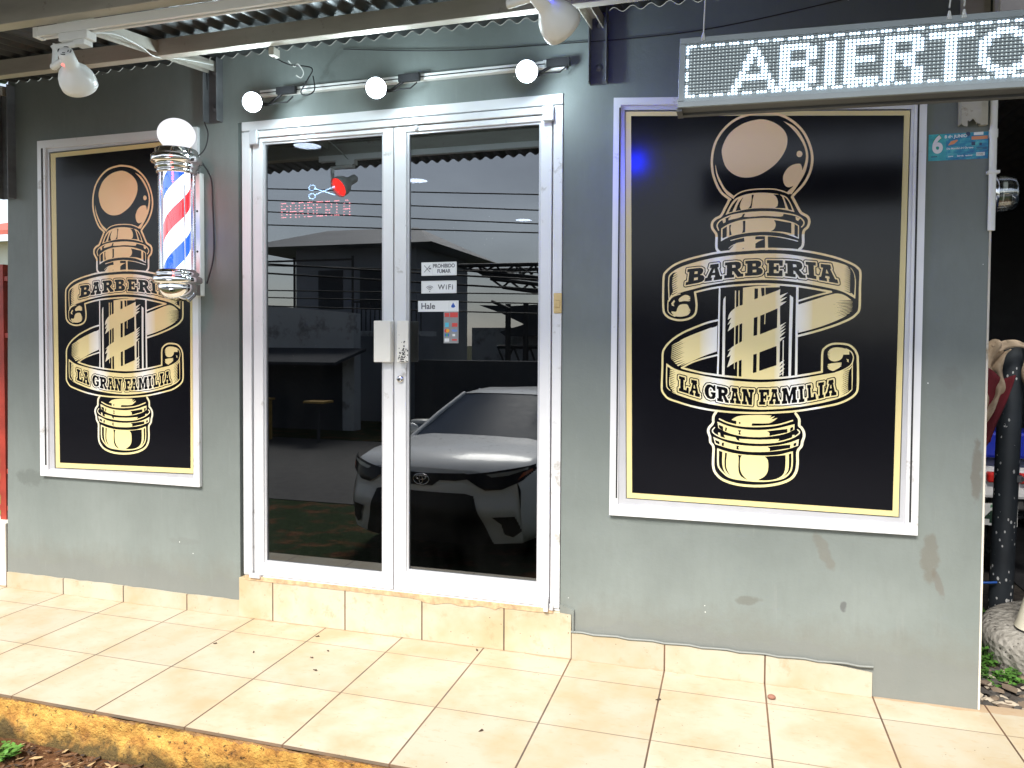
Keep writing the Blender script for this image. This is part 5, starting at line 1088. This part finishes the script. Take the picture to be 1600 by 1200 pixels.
# ================================================================== SOIL, WEEDS AND LITTER
q = random.Random(31); mb = MB()
for k in range(2600):
    x = q.uniform(-2.2, 1.6); y = -1.0-abs(q.gauss(0, .28))-.01; z = ground_z(x, y)+.004; a = q.random()*6.28; L = q.uniform(.006, .028); d = Vector((math.cos(a), math.sin(a), q.uniform(-.1, .35)))*L; s_ = Vector((-math.sin(a), math.cos(a), q.uniform(-.3, .3)))*L*q.uniform(.15, .5); p = Vector((x, y, z+.006))
    mb.add([p-d, p+s_, p+d, p-s_], [(0, 1, 2, 3)], q.choice((0, 0, 1, 2)))
tag(obj('leaf_litter', mb, [plain('dead_leaf', (.10, .05, .022), .9, var=.4), plain('dry_straw', (.36, .25, .12), .9, var=.3), plain('dark_crumb', (.03, .017, .01), .95)], fix=False), kind='stuff')
mb = MB()
for k in range(900):
    x = q.gauss(-.62, .16) if k < 450 else q.uniform(-2.4, .4); y = (-1.13 if k < 450 else -1.2)-abs(q.gauss(0, .12)); z = ground_z(x, y); a = q.random()*6.28; h = q.uniform(.02, .075); b = Vector((x, y, z)); l_ = Vector((math.cos(a), math.sin(a), 0))*h*.5; s_ = Vector((-math.sin(a), math.cos(a), 0))*.0022
    m_ = b+l_*.3+Vector((0, 0, h*.6)); mb.add([b-s_, b+s_, m_+s_*.8, m_-s_*.8, b+l_+Vector((0, 0, h))], [(0, 1, 2, 3), (3, 2, 4)])
tag(obj('grass', mb, plain('grass_blade', (.07, .17, .03), .6, var=.4), fix=False), kind='stuff')
for (x, y, lb, sd_0) in ((-.30, -1.10, 'small grey green weed at the foot of the yellow kerb', 41), (-.52, -1.10, 'green weed tuft in the soil at the left edge of the picture', 42)): weed(x, y, ground_z(x, y), 40, .04, .05, lb, sd_0)
DL = plain('dark_dry_leaf', (.05, .03, .018), .8, var=.3)
for k, (x, y) in enumerate([(.02, -.33), (.245, -.36), (.42, -.12), (.52, -.335), (.60, -.44), (.55, -.25), (1.18, -.045), (1.42, -.70), (2.0, -.28)]):
    q2 = random.Random(100+k); a = q2.random()*3.1; L = q2.uniform(.006, .013); d = Vector((math.cos(a), math.sin(a), 0)); s_ = Vector((-math.sin(a), math.cos(a), 0)); p = Vector((x, y, .003))
    pts = [p-d*L, p-d*L*.3+s_*L*.4, p+d*L*.5+s_*L*.3+Vector((0, 0, .004)), p+d*L, p+d*L*.3-s_*L*.35, p-d*L*.4-s_*L*.3+Vector((0, 0, .003))]
    mb = MB().add(pts+[v-Vector((0, 0, .002)) for v in pts], [tuple(range(6)), tuple(range(11, 5, -1))]+[(i, (i+1) % 6, 6+(i+1) % 6, 6+i) for i in range(6)])
    tag(obj('dry_leaf', mb, DL, loc=(x, y, 0)), 'small dark scrap of dry leaf lying on the cream tiles', 'leaf', 'dry leaf scraps on the tiled pavement')
tag(obj('pebble', MB().sphere((2.42, -.14, .008), .016, seg=12, rings=8, sq=(1, .8, .6)), plain('red_brown_stone', (.20, .09, .06), .8), loc=(2.42, -.14, 0)), 'round reddish brown pebble on the tiles below the right window', 'pebble')
# ================================================================== ACROSS THE STREET (mirrored in the door glass)
hb = thing('hip_roof_house', 'two storey grey house with hip roof mirrored in the door glass', 'house', (-7, -15, -.6))
obj('wall', MB().box(-8.78, -5.35, -18, -14.2, -.7, 3.83), M['far_grey'], hb)
mb = MB().add([(-10.1, -13.4, 3.75), (-4.6, -13.4, 3.75), (-4.6, -19, 3.75), (-10.1, -19, 3.75), (-9.0, -16.2, 4.55), (-6.2, -16.2, 4.55)], [(0, 1, 5, 4), (1, 2, 5), (2, 3, 4, 5), (3, 0, 4), (3, 2, 1, 0)]); obj('roof', mb, M['far_roof'], hb)
for x in (-8.1, -6.9): obj('window', MB().box(x, x+.7, -14.2, -14.17, 2.2, 3.2), M['far_dark'], hb)
obj('balcony', MB().box(-6.6, -4.8, -14.2, -13.2, 1.5, 1.62), M['far_wall'], hb)
rl = MB().box(-6.6, -4.8, -13.24, -13.2, 2.3, 2.34)
for k in range(16): rl.box(-6.6+k*.12-.01, -6.6+k*.12+.01, -13.23, -13.21, 1.62, 2.3)
obj('railing', rl, M['steel_dark'], hb)
lw = thing('white_building', 'low white building mirrored in the left door pane', 'building', (-9, -12, -.6))
obj('wall', MB().prism([(-20, -.7), (-5.9, -.7), (-5.9, 2.0), (-20, 3.2)], lambda u, v, d: Vector((u, -12.0-d, v)), .3), M['far_wall'], lw)
obj('lean_to_roof', MB().prism([(-11.4, -10.6), (-5.6, -10.6), (-5.6, -12), (-11.4, -12)], lambda u, v, d: Vector((u, v, 1.15+d+(v+12)*-.2)), .06), M['far_dark'], lw)
obj('opening', MB().box(-11.2, -6.2, -12.0, -11.985, -.7, .98), M['far_dark'], lw)
mb = MB()
for k in range(9): mb.box(-18+k*1.5, -17.96+k*1.5, -12.1, -12.06, 1.9, 3.3)
mb.box(-18, -6, -12.1, -12.06, 3.2, 3.24); obj('railing', mb, M['steel_dark'], lw)
cn_ = thing('truss_canopy', 'open steel truss canopy mirrored in the right door pane', 'canopy', (-1, -14, -.6))
mb = MB()
def truss(x0, z0, x1, z1, x2, z2, x3, z3, n, y):
    T0, T1 = Vector((x0, y, z0)), Vector((x1, y, z1)); B0, B1 = Vector((x2, y, z2)), Vector((x3, y, z3)); mb.tube([T0, T1], .05, 5); mb.tube([B0, B1], .045, 5)
    for k in range(n+1):
        a = T0.lerp(T1, k/n); b = B0.lerp(B1, k/n); mb.tube([a, b], .025, 4)
        if k < n: mb.tube([b, T0.lerp(T1, (k+1)/n)], .025, 4)
for dy in (0, -1.2): truss(-4.15, 3.22, 3.5, 3.18, -3.95, 3.12, 3.5, 2.20, 16, -14+dy)
truss(-3.2, 2.86, 3.5, 1.95, -2.9, 2.65, 3.5, 1.7, 14, -13.6)
for k in range(8): mb.tube([(-3.6+k*.9, -14, 3.2-.0), (-3.5+k*.9, -15.2, 3.1)], .025, 4)
for x in (-3.3, -2.1, .5): mb.tube([(x, -14, 2.35), (x+.45, -14, 3.0-.12*k)], .04, 5)
for x in (-3.0, -2.55, -.4, 1.8): mb.tube([(x, -14.4, -.7), (x, -14.4, 2.3)], .07, 6)
truss(-3.3, 1.25, 2.5, 1.25, -3.1, .8, 2.5, .8, 14, -14.5)
obj('truss', mb, M['steel_dark'], cn_)
obj('canopy_roof', MB().prism([(-4.1, 2.33), (-3.2, 2.30), (-2.0, 2.36), (3.5, 2.40), (3.5, 1.78), (-2.9, 1.84), (-3.5, 2.12)], lambda u, v, d: Vector((u, -15.4-d, v)), 3), M['far_dark'], cn_)
obj('canopy_roof', MB().prism([(-3.35, 1.62), (-2.4, 1.9), (3.5, 1.9), (3.5, 1.5), (-3.2, 1.52)], lambda u, v, d: Vector((u, -14.8-d, v)), 1.5), M['far_dark'], cn_)
tag(obj('boundary_wall', MB().box(-4.5, 9, -16.2, -16, -.7, 1.75), M['far_wall'], loc=(1, -16.1, -.7)), 'long pale boundary wall mirrored behind the truss canopy', 'wall')
tag(obj('street_hedge', MB().box(-4.6, 30, -13.0, -12.4, -.7, .95), M['far_dark'], loc=(1, -12.7, -.7)), 'dark hedge along the far side of the street', 'hedge')
tag(obj('boundary_wall', MB().box(-30, -11, -12.6, -12.4, -.7, 1.1), M['far_dark'], loc=(-20, -12.5, -.7)), 'dark wall at the far left side of the street', 'wall')
for k, (xa, za, xb, zb) in enumerate([(-9, 4.24, 12, 2.85), (-9, 4.10, 12, 2.52), (-9, 3.93, 12, 2.30), (-9, 3.60, 12, 2.35), (-9, 2.98, 12, 1.50), (-9, 2.86, 12, 2.0), (-9, 2.80, 12, 1.38), (-9, 2.35, 12, 1.9), (-9, 2.25, 12, 1.7), (-9, 2.10, 12, 1.5)]):
    pts = [(xa+(xb-xa)*i/12, -8-.15*(k % 3), za+(zb-za)*i/12-.25*math.sin(math.pi*i/12)*.2) for i in range(13)]
    tag(obj('overhead_wire', MB().tube(pts, .011 if k not in (4, 6) else .016, 5), M['wire'], loc=pts[0]), 'thin black overhead wire strung along the street, mirrored in the door glass', 'wire', 'overhead wires across the street')
for x, lb in ((-9, 'utility pole at the left end of the overhead wires'), (12, 'utility pole at the right end of the overhead wires')):
    t = thing('utility_pole', lb, 'pole', (x, -8.15, -.68)); obj('shaft', MB().tube([(x, -8.15, -.68), (x, -8.15, 6)], .14, 12, r2=.09), M['white_wall'], t); obj('crossarm', MB().box(x-.05, x+.05, -8.9, -7.4, 4.2, 4.3), M['beam_dark'], t)
bn = thing('bench', 'yellow wooden bench mirrored low in the left door pane', 'bench', (-7.3, -10, -.66))
obj('seat', MB().box(-7.9, -6.75, -10.2, -9.9, .16, .20), M['wood'], bn)
for x in (-7.8, -6.85): obj('leg', MB().box(x-.03, x+.03, -10.2, -9.9, -.66, .16), M['wood'], bn)
tb = thing('side_table', 'small yellow table mirrored beside the bench', 'table', (-5.6, -10, -.66)); obj('table_top', MB().box(-5.85, -5.4, -10.2, -9.8, .14, .18), M['wood'], tb); obj('leg', MB().box(-5.65, -5.6, -10.03, -9.98, -.66, .14), M['far_dark'], tb)
bk = thing('bucket', 'pale plastic bucket mirrored beside the white car', 'bucket', (-2.95, -9, -.68)); obj('body', MB().lathe([(0, 0), (.17, 0), (.20, .62), (0, .62)], (-2.95, -9, -.672), (0, 0, 1), 20), plain('blue_grey_plastic', (.30, .36, .42), .5), bk); obj('lid', MB().lathe([(.21, 0), (.21, .04), (0, .05)], (-2.95, -9, -.05), (0, 0, 1), 20), M['white_plastic'], bk)
tag(obj('verge', MB().box(-60, -9.2, -12.4, -10.6, -.70, -.66).box(-9.2, 60, -12.4, -10.6, -.70, -.66), M['soil']), kind='structure')
